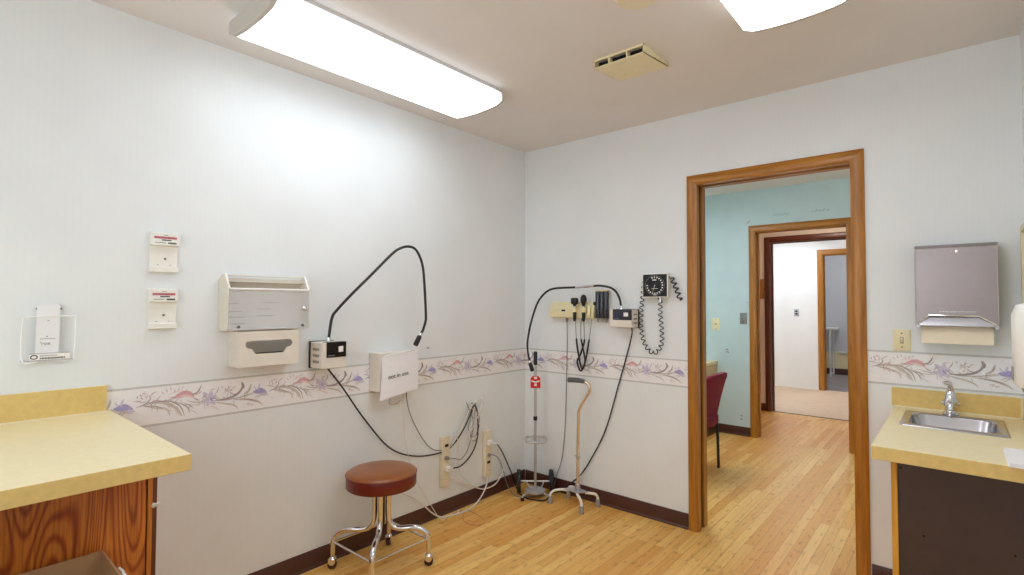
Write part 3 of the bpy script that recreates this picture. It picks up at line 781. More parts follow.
o = m.build('wall_scuff', plain('teal_marks', (140,178,176), .6), None, recalc=False); w_ = o.location.copy(); o.parent = ow; o.location = w_-ow.location; o['label'] = 'darker teal traces over the door frame'

# ---------------------------------------------------------------- right wall: soap dispenser, board
t = thing('soap_dispenser', 'white plastic soap dispenser on the right wall over the counter', 'soap dispenser', (2.61,-1.08,1.07))
m = MB()
sec = lambda z, d, w: [(RX-.0005,-1.085-w,z),(RX-d+.02,-1.085-w,z),(RX-d+.004,-1.085-w+.012,z),(RX-d,-1.085-w+.03,z),(RX-d,-1.085+w-.03,z),(RX-d+.004,-1.085+w-.012,z),(RX-d+.02,-1.085+w,z),(RX-.0005,-1.085+w,z)]
m.loft([sec(1.1,.1,.06),sec(1.11,.107,.062),sec(1.285,.107,.062),sec(1.312,.098,.062),sec(1.326,.06,.058)]); m.build('cover', M['tray'], t, ang=50)
m = MB(); m.loft([sec(1.078,.085,.05),sec(1.1,.095,.058)]); m.build('nozzle', M['greyr'], t, .002)
MB().box((RX-.109,-1.11,1.115),(RX-.106,-1.06,1.15)).build('push_bar', M['greyr'], t, .001)
t = thing('wall_board', 'cream framed board on the right wall next to the corner', 'board', (2.65,-.3,1.25))
MB().box((RX-.008,-.58,1.27),(RX-.001,-.055,1.612)).build('panel', M['ivory'], t)
m = MB(); m.plate([-.6,-.575,-.06,-.035],[1.25,1.275,1.608,1.633],'x',RX-.017,RX-.001,skip={(1,1)}); m.build('frame', M['cream'], t, .002)

# ---------------------------------------------------------------- left wall: brochure holder
t = thing('brochure_holder', 'clear acrylic leaflet holder with a white card on the wall over the counter', 'leaflet holder', (.02,-2.67,1.1))
MB().box((.001,-2.735,1.11),(.0035,-2.605,1.262)).box((.001,-2.708,1.262),(.0035,-2.628,1.302)).build('back_plate', M['lens'], t)
m = MB(); m.box((.030,-2.742,1.108),(.0325,-2.598,1.258)); m.build('front_plate', M['lens'], t)
m = MB(); m.box((.0035,-2.741,1.106),(.0325,-2.599,1.1085)); m.build('base', M['lens2'], t)
m = MB()
m.tube([(.033,-2.738,1.26),(.033,-2.741,1.19),(.033,-2.736,1.107),(.033,-2.7,1.104)], .0022, 8, sub=4)
m.tube([(.033,-2.599,1.262),(.033,-2.599,1.19),(.033,-2.601,1.107)], .0018, 8, sub=4); m.tube([(.033,-2.738,1.26),(.033,-2.67,1.262),(.033,-2.599,1.262)], .0018, 8, sub=2); m.build('rim', M['edge'], t)
TX = lambda x,y,z: Matrix.Translation((x,y,z)) @ Matrix(((0,0,1,0),(1,0,0,0),(0,1,0,0),(0,0,0,1)))   # text facing +x
m = MB(); m.box((.0332,-2.72,1.109),(.0336,-2.612,1.134)); m.box((.0337,-2.719,1.1325),(.0339,-2.613,1.1337),1); m.box((.0337,-2.719,1.1095),(.0339,-2.613,1.1105),1)
m.tube([(.0342,-2.7075+.0085*math.cos(a*math.pi/10),1.1215+.0065*math.sin(a*math.pi/10)) for a in range(20)], .0014, 6, 1, closed=True)
for k in range(16): m.box((.0337,-2.692+.0042*k,1.1135),(.0339,-2.6895+.0042*k+.0008*(k%2),1.119),1)
for k in range(11): m.box((.0337,-2.692+.0042*k,1.1235),(.0339,-2.6892+.0042*k,1.1265),2)
lp(m.build('sticker', [M['label'],M['ink'],M['inkg']], t), 'white sticker with oval mark')
m = MB(); m.loft([[(x,-2.704,1.112),(x,-2.642,1.112),(x,-2.64,1.296),(x,-2.647,1.303),(x,-2.69,1.303),(x,-2.702,1.296)] for x in (.0225,.0235)])
m.text("'rox", .017, TX(.0238,-2.678,1.167), 1)
for k in range(9): m.box((.0236,-2.692+.0045*k,1.182),(.0238,-2.6888+.0045*k,1.1845),2)
m.box((.0236,-2.676,1.19),(.0238,-2.671,1.1925),1); m.box((.0236,-2.674,1.245),(.0238,-2.668,1.247),2)
tag(m.build('leaflet', [M['paper'],M['ink'],M['inkg']], None), 'white card standing in the clear acrylic holder', 'leaflet')
t0 = bpy.data.objects['brochure_holder']
for y in (-2.7,-2.635): m = MB(); m.lathe([(.0035,0),(.003,.0015),(.001,.002)], (.0037 if y in (-2.7,-2.635) else .0245,y,1.288), (1,0,0), 10); m.build('screw', M['screw'], t0)

# white notice holders
def holder(zb, label, dz=0.):
    y0, y1, zt = -2.372+dz, -2.274+dz, zb+.162
    t = thing('wall_holder', label, 'wall holder', (.012,(y0+y1)/2,zb))
    MB().box((.001,y0,zb),(.010,y1,zt)).build('back_plate', M['tray'], t, .0015)
    MB().loft([[(.010,y,zt-.001),(.026,y,zt-.004),(.028,y,zt-.052),(.010,y,zt-.056)] for y in (y0,y1)]).build('label_hood', M['tray'], t, .001)
    MB().loft([[(.010,y,zb),(.024,y,zb+.002),(.024,y,zb+.022),(.010,y,zb+.026)] for y in (y0,y1)]).build('bottom_lip', M['tray'], t, .001)
    m = MB(); X = lambda z: .0265+.0015*(zt-.004-z)/.048+.0004
    def row(z, h, ys, w, mi):
        for y in ys: m.face([(X(z),y,z),(X(z),y+w,z),(X(z+h),y+w,z+h),(X(z+h),y,z+h)], mi)
    row(zt-.0255, .0075, [y0+.010+.0056*k for k in range(14)], .0049, 0)
    row(zt-.0265, .0095, [y0+.009], .08, 2)
    row(zt-.034, .005, [y0+.036+.0048*k for k in range(7)], .004, 1)
    row(zt-.046, .0065, [y0+.058+.005*k for k in range(6)], .0042, 1)
    row(zt-.044, .003, [y0+.014+.0045*k for k in range(8)], .0036, 3)
    row(zt-.0125, .0025, [y0+.042+.004*k for k in range(4)], .0032, 3)
    # red ground first so the letters sit on it
    m.build('printed_label', [M['inkr'],M['ink'],M['pink'],M['inkg']], t, recalc=False)
    m = MB(); m.lathe([(.0045,0),(.0045,.002),(.002,.003)], (.010,(y0+y1)/2+.004,zb+.056), (1,0,0), 14); m.build('screw', M['screw'], t)
    for y in (y0+.026, y1-.028): m = MB(); m.box((.0102,y,zb+.03),(.0108,y+.004,zb+.0325)); m.build('slot_mark', M['screw'], t)
holder(1.431, 'upper of the two white plastic holders with a red printed heading')
holder(1.204, 'lower of the two white plastic holders with a red printed heading', -.001)

# sharps cabinet (clear front) over glove box holder
t = thing('dispenser_cabinet', 'off-white wall cabinet with clear locking front above the glove holder', 'wall cabinet', (.065,-1.935,1.19))
y0,y1,zb,zt,xd = -2.112,-1.745,1.19,1.432,.102
pf = [(.001,zb+.01),(.001,zt-.02),(.03,zt),(.06,zt+.004),(xd-.002,zt-.05),(xd,zt-.066),(xd-.005,zb+.004),(xd-.02,zb)]
for ya in (y0, y1-.004): MB().loft([[(x,yy,z) for x,z in pf] for yy in (ya, ya+.004)]).build('side_panel', M['offw'], t, .001)
MB().box((.001,y0+.004,zb),(.006,y1-.004,zt-.012)).build('back_panel', M['offw'], t)
MB().box((.006,y0+.004,zb),(xd-.012,y1-.004,zb+.004)).build('bottom_panel', M['offw'], t)
MB().box((.006,y0+.004,zt-.03),(.05,y1-.004,zt-.026)).build('shelf', M['offw'], t)
m = MB(); m.box((xd-.006,y0+.004,zb+.004),(xd-.003,y1-.004,zt-.068)); fr = m.build('clear_front', M['lens2'], t)
m = MB(); w = .0045
m.tube([(.058,y0+.006,zt+.004),(xd-.002,y0+.006,zt-.06)], w, 8, sub=1); m.tube([(.058,y1-.006,zt+.004),(xd-.002,y1-.006,zt-.06)], w, 8, sub=1)
m.tube([(xd-.002,y0+.006,zt-.062),(xd-.002,y1-.006,zt-.062)], w, 8, sub=1); m.build('opening_rim', M['edge'], t)
m = MB(); m.box((.02,y0+.004,zt-.004),(.045,y1-.004,zt+.0)); m.build('top_lip', M['offw'], t, .001)
for yy, zz, ln in ((-2.085,zb+.115,.055),(-2.07,zb+.08,.05),(-2.085,zb+.055,.09),(-1.92,zb+.12,.07),(-1.95,zb+.09,.06),(-1.95,zb+.06,.075),(-2.06,zb+.025,.06)):
    m = MB(); m.box((.0062,yy,zz),(.0085,yy+ln,zz+.0025)); m.build('slot_line', M['screw'], t)
m = MB(); m.lathe([(.011,0),(.011,.008),(.008,.01),(.001,.01)], (xd-.003,y1-.03,zb+.095), (1,0,0), 20); lk = m.build('lock', M['chrome'], fr)
m = MB(); m.box((xd+.006,y1-.032,zb+.09),(xd+.03,y1-.028,zb+.098)); m.lathe([(.009,-.001),(.009,.001)], (xd+.032,y1-.03,zb+.094), (0,1,0), 16); m.build('key', M['chrome'], lk)
for yy in (y0+.045, y1-.035): m = MB(); m.lathe([(.007,0),(.007,.004),(.003,.005)], (xd-.003,yy,zb+.016), (1,0,0), 16); m.build('screw', M['screw'], fr)

t = thing('glove_box_holder', 'off-white glove box holder with a dark slot below the clear cabinet', 'glove holder', (.055,-1.935,1.03))
y0,y1,zb,zt,xd = -2.07,-1.803,1.032,1.186,.113
yc, zcn = (y0+y1)/2+.0, zb+.088
# front plate with the shaped slot: bridge outer rectangle and slot outline along shared rays
slot_ = [(-.098,.012),(-.092,.022),(-.082,.024),(.082,.024),(.092,.022),(.098,.012),(.098,.002),(.09,-.008),(.074,-.01),(.062,-.03),(.054,-.034),(-.054,-.034),(-.062,-.03),(-.074,-.01),(-.09,-.008),(-.098,.002)]
slot_ = [(a*1.05,b) for a,b in slot_]
def raypoly(poly, ang):
    d = (math.cos(ang), math.sin(ang)); best = None
    for i in range(len(poly)):
        (ax,ay),(bx_,by_) = poly[i], poly[(i+1)%len(poly)]
        ex, ey = bx_-ax, by_-ay; den = d[0]*ey-d[1]*ex
        if abs(den) < 1e-12: continue
        tt = (ax*ey-ay*ex)/den; uu = (ax*d[1]-ay*d[0])/den
        if tt > 0 and -1e-9 <= uu <= 1+1e-9 and (best is None or tt < best): best = tt
    return (d[0]*best, d[1]*best)
rect = [(y0-yc,zb-zcn),(y1-yc,zb-zcn),(y1-yc,zt-zcn),(y0-yc,zt-zcn)]
angs = sorted({math.atan2(b,a) for a,b in slot_+rect} | {2*math.pi*k/72-math.pi for k in range(72)})
outer = [raypoly(rect,a) for a in angs]; inner = [raypoly(slot_,a) for a in angs]
m = MB(); m.loft([[(xd-.004,yc+a,zcn+b) for a,b in outer],[(xd,yc+a,zcn+b) for a,b in outer],[(xd,yc+a,zcn+b) for a,b in inner],[(xd-.004,yc+a,zcn+b) for a,b in inner]], closed=True)
m.build('front_panel', M['offw'], t)
m = MB()
for ya in (y0, y1-.004): m.box((.001,ya,zb),(xd-.004,ya+.004,zt))
m.box((.001,y0+.004,zb),(xd-.004,y1-.004,zb+.004)); m.box((.001,y0+.004,zb+.004),(.004,y1-.004,zt)); m.build('body', M['offw'], t)
m = MB(); m.box((.006,y0+.008,zb+.005),(xd-.05,y1-.008,zb+.05)); lp(m.build('inner_liner', M['dgrey'], t), 'dark grey inside')

# ---------------------------------------------------------------- exam lights
def exam_light(label, o, u, n, w, d, h, neck, head_dir, cord, sil=None, vent_side=-1):
    """wall-mounted gooseneck lamp; o = lower corner at the wall, u along the wall, n outward"""
    o, u, n = V(o), V(u), V(n); z = V((0,0,1))
    P = lambda a, c, b: o+u*a+n*c+z*b
    t = thing('exam_light', label, 'exam light', tuple(P(w/2, d/2, 0)))
    def bx(m, a0,a1,c0,c1,b0,b1,mi=0): m.loft([[P(a,c,b) for a,b in ((a0,b0),(a1,b0),(a1,b1),(a0,b1))] for c in (c0,c1)], mi)
    m = MB(); bx(m,-.003,w+.003,.001,.014,-.003,h+.003); m.build('mounting_plate', M['blackg'], t, .002)
    m = MB(); bx(m,0,w,.014,d,0,h); m.build('housing', M['offw'], t, .004, 3)
    m = MB(); bx(m,w*.16,w+.001,d-.001,d+.003,h*.42,h+.0015); bx(m,w*.16,w+.001,d-.04,d+.003,h,h+.002)
    fp = m.build('control_panel', M['blackg'] if sil is None else M['navy'], t, .001)
    m = MB(); bx(m,w*.66,w*.86,d+.003,d+.007,h*.62,h*.84); m.build('rocker_switch', M['label'], fp, .0015)
    m = MB()
    for k in range(8): bx(m,w*.22+k*.0045,w*.22+k*.0045+.003,d+.0031,d+.0034,h*.48,h*.52)
    m.build('lettering', M['inkg'], fp)
    m = MB(); e = -.0006 if vent_side < 0 else w+.0006
    for k in range(3): 
        a0 = min(e, e+(.0014 if vent_side<0 else -.0014)); bx(m,a0,a0+.0014,d*.3,d*.75,h*(.2+.24*k),h*(.3+.24*k))
    m.build('vent_slot', M['greyr'], t)
    b0 = neck[0]
    m = MB(); m.lathe([(.013,-.02),(.013,0),(.011,.004),(.010,.022),(.008,.024)], tuple(b0), (0,0,1), 20); m.build('collar', M['chrome'], t)
    m = MB(); m.tube(neck, .0072, 12, sub=6)
    if sil: m.tube(sil, .0078, 12, 1, sub=6)
    m.build('gooseneck', [M['gneck'],M['chrome']], t)
    e0, hd = V(neck[-1]), V(head_dir).normalized()
    m = MB(); m.lathe([(.008,-.002),(.0085,.006),(.0085,.014)], e0, hd, 20, 1); m.lathe([(.009,.014),(.0135,.02),(.0145,.07),(.013,.074),(.009,.072),(.001,.07)], e0, hd, 20, 0)
    m.build('lamp_head', [M['black'],M['chrome']], t)
    m = MB(); m.tube(cord, .0044, 8, sub=8); m.build('power_cord', M['black'], t)
    return t
# left wall
neckA = [(.065,-1.624,1.116),(.065,-1.622,1.146),(.066,-1.608,1.235),(.072,-1.584,1.275),(.09,-1.512,1.356),(.115,-1.41,1.462),(.14,-1.303,1.574),(.15,-1.258,1.607),(.157,-1.21,1.621),(.162,-1.165,1.611),(.166,-1.133,1.568),(.168,-1.112,1.507),(.17,-1.102,1.412),(.17,-1.09,1.243),(.168,-1.092,1.204),(.165,-1.106,1.16),(.162,-1.118,1.14)]
tA = exam_light('gooseneck exam light on the left wall beside the glove holder', (0,-1.692,.992), (0,1,0), (1,0,0), .124, .13, .126, neckA, (0,-.042,-.068),
  [(.06,-1.63,.992),(.05,-1.6,.96),(.035,-1.52,.868),(.022,-1.38,.683),(.02,-1.215,.499),(.02,-1.04,.416),(.02,-.845,.392),(.02,-.745,.414),(.024,-.65,.5),(.03,-.588,.6),(.03,-.567,.642),(.034,-.545,.62),(.03,-.527,.56),(.03,-.523,.49),(.034,-.54,.4),(.04,-.6,.327),(.044,-.69,.283),(.044,-.752,.283)])
# back wall
neckB = [(.833,-.06,1.274),(.83,-.06,1.302),(.822,-.06,1.34),(.797,-.062,1.386),(.758,-.068,1.413),(.697,-.078,1.425),(.649,-.085,1.425),(.518,-.1,1.418),(.39,-.115,1.415),(.32,-.12,1.404),(.264,-.125,1.368),(.214,-.128,1.306),(.166,-.13,1.186),(.135,-.13,1.065),(.131,-.13,.987),(.149,-.13,.904)]
tB = exam_light('gooseneck exam light on the back wall next to the blood pressure gauge', (.772,0,1.163), (1,0,0), (0,-1,0), .154, .1, .11, neckB, (.035,0,-.085),
  [(.905,-.06,1.163),(.9,-.045,1.13),(.875,-.022,1.07),(.85,-.012,1.0),(.786,-.012,.79),(.69,-.012,.489),(.577,-.014,.273),(.5,-.016,.16),(.43,-.022,.09),(.35,-.03,.02),(.3,-.06,.006),(.33,-.14,.006),(.34,-.22,.006),(.25,-.26,.006),(.16,-.235,.006),(.09,-.19,.012),(.055,-.19,.08),(.05,-.25,.2),(.05,-.32,.31),(.052,-.37,.362)],
  [(.649,-.085,1.425),(.6,-.091,1.4235),(.56,-.0955,1.4205),(.518,-.1,1.418)], 1)

# box with the paper sign
t = thing('transformer_box', 'beige wall box behind the paper sign on the floral border', 'wall box', (.05,-1.22,.83))
MB().box((.001,-1.345,.832),(.102,-1.098,1.04)).build('housing', M['offw'], t, .003)
m = MB()
for k, (y, dy) in enumerate(((-1.14,.0),(-1.15,.012))):
    pass
m.tube([(.06,-1.15,.834),(.055,-1.152,.79),(.04,-1.14,.7),(.03,-1.125,.58),(.028,-1.11,.5),(.028,-1.09,.42),(.03,-1.06,.33),(.035,-.99,.2),(.045,-.93,.1),(.06,-.88,.02),(.08,-.855,.006)], .0022, 8, sub=8)
m.build('thin_lead', M['wht'], t)
m = MB(); m.tube([(.06,-1.13,.834),(.05,-1.128,.79),(.036,-1.1,.7),(.024,-1.045,.6),(.02,-.97,.49),(.02,-.9,.425),(.022,-.82,.405),(.024,-.74,.43),(.026,-.66,.52),(.03,-.59,.62),(.03,-.555,.655)], .003, 8, sub=8); m.build('grey_lead', M['gcord'], t)
m = MB(); m.tube([(.05,-1.2,.834),(.05,-1.24,.78),(.04,-1.235,.75),(.04,-1.19,.745),(.04,-1.16,.76)], .0016, 6, sub=8); m.build('tan_lead', M['bcord'], t)
# sign: a sheet whose lower left corner curls away
m = MB(); nu, nv = 8, 10
def sgn(u, v, d):
    yl = -1.338-.026*max(0,v-.35)*1.4; yr = -1.092
    y = yl+(yr-yl)*u; z = (1.018+.032*u)-(.225+.0*u)*v
    x = .1045+.03*max(0,v-.6)*(1-u)+.012*math.sin(v*2.2)*(.3+.7*(1-u))
    return (x+d, y, z)
m.loft([[sgn(i/nu,j/nv,0) for i in range(nu+1)]+[sgn(i/nu,j/nv,.0008) for i in range(nu,-1,-1)] for j in range(nv+1)])
m.text('not in use', .034, Matrix.Translation((.1195,-1.236,.917)) @ Matrix.Rotation(math.radians(6),4,'X') @ Matrix(((0,0,1,0),(1,0,0,0),(0,1,0,0),(0,0,0,1))), 1, .0003)
m.tube([(.105,-1.325,1.018),(.106,-1.3,1.026),(.107,-1.2,1.036),(.106,-1.12,1.046),(.105,-1.098,1.05)], .003, 6, 0)
tag(m.build('paper_sign', [M['paper'],M['ink']], None, ang=60), 'white paper sign reading not in use taped to the wall box', 'sign')
m = MB(); m.lathe([(.004,0),(.003,.006),(.005,.008),(.001,.009)], (0.0005,-.935,1.04), (1,0,0), 10); m.tube([(.008,-.935,1.04),(.01,-.93,1.036),(.008,-.924,1.038)], .0018, 6)
tag(m.build('wall_hook', M['greyr'], None), 'tiny grey hook on the wall above the border near the lamp head', 'hook')

# ---------------------------------------------------------------- outlet strips and cords on the left wall
def outlet_strip(label, y0, y1, z0, z1, items):
    t = thing('outlet_strip', label, 'outlet strip', (.015,(y0+y1)/2,z0))
    MB().box((.001,y0,z0),(.034,y1,z1)).build('housing', M['strip'], t, .003)
    for k, (f, kind) in enumerate(items):
        z = z0+(z1-z0)*f; yc = (y0+y1)/2
        if kind == 's':
            m = MB(); m.loft([[(x,a,b) for a,b,_ in rr(yc,z,.032,.03,.007,0,3)] for x in (.034,.0355)]); so = m.build('socket', M['cream'], t)
            m = MB()
            for dy in (-.006,.006): m.box((.0355,yc+dy-.001,z-.002),(.0358,yc+dy+.001,z+.007))
            m.build('slot', M['ink'], so)
        else:
            MB().box((.034,yc-.013,z-.008),(.039,yc+.013,z+.008)).build('switch', M['kick'], t, .001)
    return t
def plug(m, p, mi=0, d=(1,0,0)):
    m.lathe([(.011,0),(.0125,.006),(.011,.02),(.006,.028),(.004,.03)], p, d, 14, mi)
outlet_strip('cream outlet strip on the wall nearer the stool, black cord plugged in', -.834,-.774,.182,.487, ((.82,'b'),(.58,'s'),(.36,'s'),(.14,'s')))
outlet_strip('cream outlet strip on the wall nearer the corner and cart', -.452,-.396,.144,.454, ((.75,'s'),(.48,'s'),(.32,'b'),(.14,'s')))
# plugs belong to the cords they end
m = MB(); m.box((.0362,-.815,.275),(.06,-.785,.305)); m.build('plug', M['label'], tA, .004)
m = MB(); m.box((.0362,-.442,.362),(.06,-.412,.39)); m.tube([(.055,-.43,.376),(.07,-.42,.372),(.075,-.39,.362),(.052,-.37,.362)], .005, 8); m.build('plug', M['label'], tB, .0)
# cable hook with the hanging bundle
m = MB()
m.lathe([(.006,0),(.005,.03),(.008,.034),(.001,.036)], (.0005,-.552,.65), (1,0,0), 12)
tag(m.build('cable_hook', M['greyr'], None), 'small hook on the left wall holding the bundle of cords', 'hook')
m = MB()
m.tube([(.026,-.8,.4),(.024,-.74,.43),(.026,-.67,.51),(.03,-.6,.62),(.036,-.555,.664),(.038,-.51,.672),(.036,-.475,.65),(.034,-.5,.605),(.032,-.56,.52),(.03,-.6,.46),(.03,-.58,.42),(.03,-.54,.47)], .0036, 8, sub=8)
m.tube([(.038,-.78,.455),(.04,-.735,.475),(.03,-.7,.43),(.028,-.695,.36),(.028,-.69,.27),(.03,-.66,.2),(.03,-.6,.15)], .0028, 8, sub=8)
m.tube([(.03,-.61,.668),(.032,-.585,.63),(.03,-.56,.6),(.034,-.545,.655),(.036,-.5,.7),(.036,-.47,.69),(.034,-.49,.64),(.032,-.56,.55),(.03,-.63,.44)], .003, 8, sub=8)
m.tube([(.03,-.55,.645),(.028,-.57,.56),(.028,-.6,.47),(.03,-.585,.42),(.03,-.53,.44),(.03,-.51,.5),(.032,-.54,.6)], .003, 8, sub=8)
tag(m.build('cord_bundle', M['wht'], None), 'tangled bundle of white cords hanging from the small wall hook', 'cords')
m = MB()
for pts in ([(.032,-.56,.648),(.03,-.595,.56),(.028,-.61,.5),(.03,-.57,.44),(.03,-.53,.46),(.03,-.51,.54),(.032,-.545,.64)], [(.03,-.63,.668),(.032,-.6,.61),(.03,-.57,.54),(.028,-.59,.44),(.03,-.55,.41),(.03,-.515,.45)],
            [(.04,-.778,.345),(.05,-.75,.342),(.045,-.7,.325),(.03,-.66,.325),(.03,-.62,.36),(.03,-.58,.45),(.032,-.56,.55),(.034,-.55,.648)]):
    m.tube(pts, .0026, 8, sub=8)
plug(m, (.036,-.81,.358))
tag(m.build('cord_bundle', M['gcord'], None), 'thin grey cords looped among the white ones at the wall hook', 'cords')
m = MB(); m.tube([(.04,-.79,.245),(.036,-.75,.222),(.03,-.717,.205),(.026,-.6,.14),(.022,-.51,.09),(.024,-.442,.07),(.03,-.36,.075),(.034,-.31,.11),(.036,-.275,.18),(.04,-.3,.26),(.044,-.34,.31),(.05,-.4,.376)], .0042, 10, sub=8)
tag(m.build('white_cord', M['wht'], None), 'white cord drooping between the two outlet strips over the baseboard', 'cord')
m = MB(); m.tube([(.03,-.43,.146),(.034,-.435,.115),(.036,-.47,.06),(.045,-.53,.02),(.07,-.62,.007),(.075,-.7,.006),(.06,-.78,.006),(.045,-.85,.012),(.03,-.91,.05),(.024,-.98,.12),(.022,-1.05,.18),(.022,-1.11,.216),(.022,-1.2,.28)], .0046, 10, sub=8)
m.tube([(.06,-.78,.008),(.075,-.75,.008),(.05,-.715,.012)], .005, 10, 0)
tag(m.build('white_cord', M['wht'], None), 'thick white cord running from outlet strip bottom along the floor toward the stool', 'cord')
m = MB(); m.tube([(.079,-.853,.003),(.05,-.78,.003),(.045,-.72,.003),(.07,-.665,.003),(.13,-.66,.003),(.197,-.673,.003),(.262,-.7,.003),(.285,-.745,.003),(.26,-.785,.003),(.2,-.795,.003),(.15,-.77,.003),(.1,-.72,.003),(.06,-.69,.003)], .0016, 8, sub=8)
tag(m.build('loose_wire', M['bcord'], None), 'thin tan wire lying in a loop on the floor below the outlets', 'wire')

# ---------------------------------------------------------------- diagnostic panel on the back wall
t = thing('diagnostic_panel', 'cream wall panel holding the two black-headed instruments', 'medical panel', (.43,-.03,1.2))
m = MB(); m.loft([[(x,-.001,1.208),(x,-.045,1.212),(x,-.05,1.24),(x,-.03,1.318),(x,-.001,1.322)] for x in (.26,.62)]); m.build('housing', M['creamy'], t, .003)
m = MB(); m.loft([[(x,-.045,1.214),(x,-.056,1.218),(x,-.06,1.262),(x,-.045,1.275)] for x in (.275,.47)]); fp = m.build('front_block', M['creamy'], t, .003)
MB().box((.375,-.0625,1.256),(.405,-.058,1.268)).build('power_switch', M['black'], fp, .001)
for xc in (.487,.558):
    m = MB(); m.lathe([(.0145,0),(.016,.004),(.016,.03),(.0125,.03),(.0125,.004)], (xc,-.068,1.252), (0,0,1), 20); m.box((xc-.012,-.055,1.25),(xc+.012,-.04,1.285)); m.build('cradle', M['creamy'], t)
m = MB(); m.box((.585,-.066,1.228),(.606,-.045,1.3)); m.build('side_block', M['creamy'], t, .002)
m = MB(); m.lathe([(.009,0),(.009,-.02),(.005,-.03)], (.398,-.03,1.21), (0,0,1), 12)
m.tube([(.398,-.03,1.195),(.396,-.024,1.15),(.39,-.014,1.022),(.382,-.012,.78),(.374,-.012,.504),(.355,-.012,.3),(.335,-.014,.2),(.305,-.02,.115),(.29,-.03,.04),(.29,-.06,.006),(.25,-.2,.006),(.17,-.275,.006),(.1,-.26,.012),(.05,-.25,.05),(.035,-.28,.16),(.035,-.33,.25),(.038,-.4,.29)], .0028, 8, sub=8)
m.lathe([(.011,0),(.012,.008),(.006,.02)], (.036,-.427,.292), (1,0,0), 12); m.build('power_cord', M['gcord'], t)
def instrument(name, label, xc, headprof, cord, tilt):
    y = -.068
    t = thing(name, label, 'medical instrument', (xc,y,1.19))
    MB().lathe([(.006,1.19),(.009,1.195),(.0108,1.205),(.0112,1.262),(.0095,1.275)], (xc,y,0), (0,0,1), 20).build('handle', M['black'], t)
    MB().lathe([(.0098,1.275),(.0105,1.278),(.0105,1.29),(.008,1.293)], (xc,y,0), (0,0,1), 20).build('neck_ring', M['chrome'], t)
    m = MB(); m.lathe(headprof, (xc,y,0), (0,0,1), 20)
    if tilt: m.lathe([(.012,-.014),(.013,0),(.009,.014),(.004,.026)], (xc,y,1.338), (0,-1,.1), 18)
    else: m.loft([rr(xc,y,.034,.034,.01,1.306,3), rr(xc,y,.048,.036,.012,1.312,3), rr(xc,y,.048,.036,.012,1.34,3), rr(xc,y,.038,.03,.012,1.348,3)])
    m.build('head', M['black'], t)
    m = MB(); n_ = len(cord)
    P = smooth_path(cord, 8)
    m.tube(P, [(.0062 if p.z < 1.075 else .003) for p in P], 8, 0, sub=1)
    for f in m.bm.faces: f.material_index = 0 if sum(v.co.z for v in f.verts)/len(f.verts) < 1.075 else 1
    m.build('cord', [M['black'],M['greyr']], t)
instrument('ophthalmoscope', 'black square-headed scope, left one in the cream wall panel', .487, [(.008,1.293),(.01,1.298),(.014,1.306),(.012,1.318)], [(.495,-.068,1.192),(.494,-.062,1.12),(.492,-.05,1.05),(.505,-.046,.96),(.534,-.046,.872),(.566,-.046,.96),(.592,-.048,1.09),(.602,-.048,1.15),(.604,-.04,1.21)], False)
instrument('otoscope', 'black oval-headed otoscope, right one in the cream wall panel', .558, [(.008,1.293),(.012,1.302),(.019,1.32),(.0215,1.338),(.019,1.354),(.012,1.366),(.003,1.37)], [(.56,-.068,1.192),(.562,-.066,1.12),(.558,-.062,1.05),(.53,-.06,.975),(.503,-.06,.92),(.53,-.06,.862),(.562,-.058,.92),(.55,-.058,1.0),(.53,-.056,1.08),(.525,-.05,1.15),(.524,-.04,1.21)], True)

# specula dispenser
t = thing('specula_dispenser', 'dark smoked tube dispenser between cream panel and exam light', 'specula dispenser', (.68,-.04,1.19))
MB().box((.632,-.012,1.21),(.722,-.001,1.402)).build('backing_plate', M['cream'], t, .002)
for xc in (.653,.684,.715):
    MB().lathe([(.0165,1.215),(.0175,1.22),(.0175,1.385),(.0165,1.39)], (xc-.006,-.031,0), (0,0,1), 20).build('tube', M['navy'], t)
    MB().lathe([(.004,1.186),(.007,1.196),(.012,1.214)], (xc-.006,-.031,0), (0,0,1), 16).build('nozzle', M['greyr'], t)
m = MB(); m.lathe([(.012,0),(.012,.014),(.008,.016)], (.63,-.03,1.31), (-1,0,0), 14); m.build('release_knob', M['black'], t)
MB().box((.632,-.05,1.39),(.722,-.012,1.4)).build('top_cap', M['cream'], t, .002)

# ---------------------------------------------------------------- wall sphygmomanometer
t = thing('blood_pressure_gauge', 'square black blood pressure gauge with coiled hoses beside the doorway', 'blood pressure gauge', (1.06,-.03,1.345))
X0,X1,Z0,Z1 = .977,1.141,1.348,1.494
m = MB(); m.loft([[(X0+i,y,Z0+i),(X1-i,y,Z0+i),(X1-i,y,Z1-i),(X0+i,y,Z1-i)] for y,i in ((-.001,.02),(-.02,.018),(-.028,.0),(-.058,0))]); m.build('case', M['tray'], t, .002)
m = MB(); m.box((X0+.006,-.06,Z0+.006),(X1-.006,-.058,Z1-.006)); dl = m.build('dial_face', M['blackg'], t)
cx, cz = (X0+X1)/2, (Z0+Z1)/2
m = MB(); m.tube([(cx+.061*math.cos(a*math.pi/24),-.0605,cz+.06*math.sin(a*math.pi/24)) for a in range(48)], .0012, 6, 0, closed=True); m.build('dial_ring', M['inkg'], dl)
m = MB()
for k in range(17):
    a = math.radians(-115+k*290/16+10-90+15); c, s = math.cos(a), math.sin(a)
    r1, r2, w = .045, .054, .0034
    m.face([(cx+c*r-s*q*w,-.0604,cz+s*r+c*q*w) for r,q in ((r1,-1),(r2,-1),(r2,1),(r1,1))])
m.box((cx-.014,-.0605,cz+.03),(cx+.01,-.0602,cz+.036)); m.box((cx-.02,-.0605,cz-.02),(cx+.02,-.0602,cz-.018))
m.box((cx-.012,-.0605,cz-.058),(cx+.014,-.0602,cz-.055))
m.build('dial_marks', M['label'], dl, recalc=False)
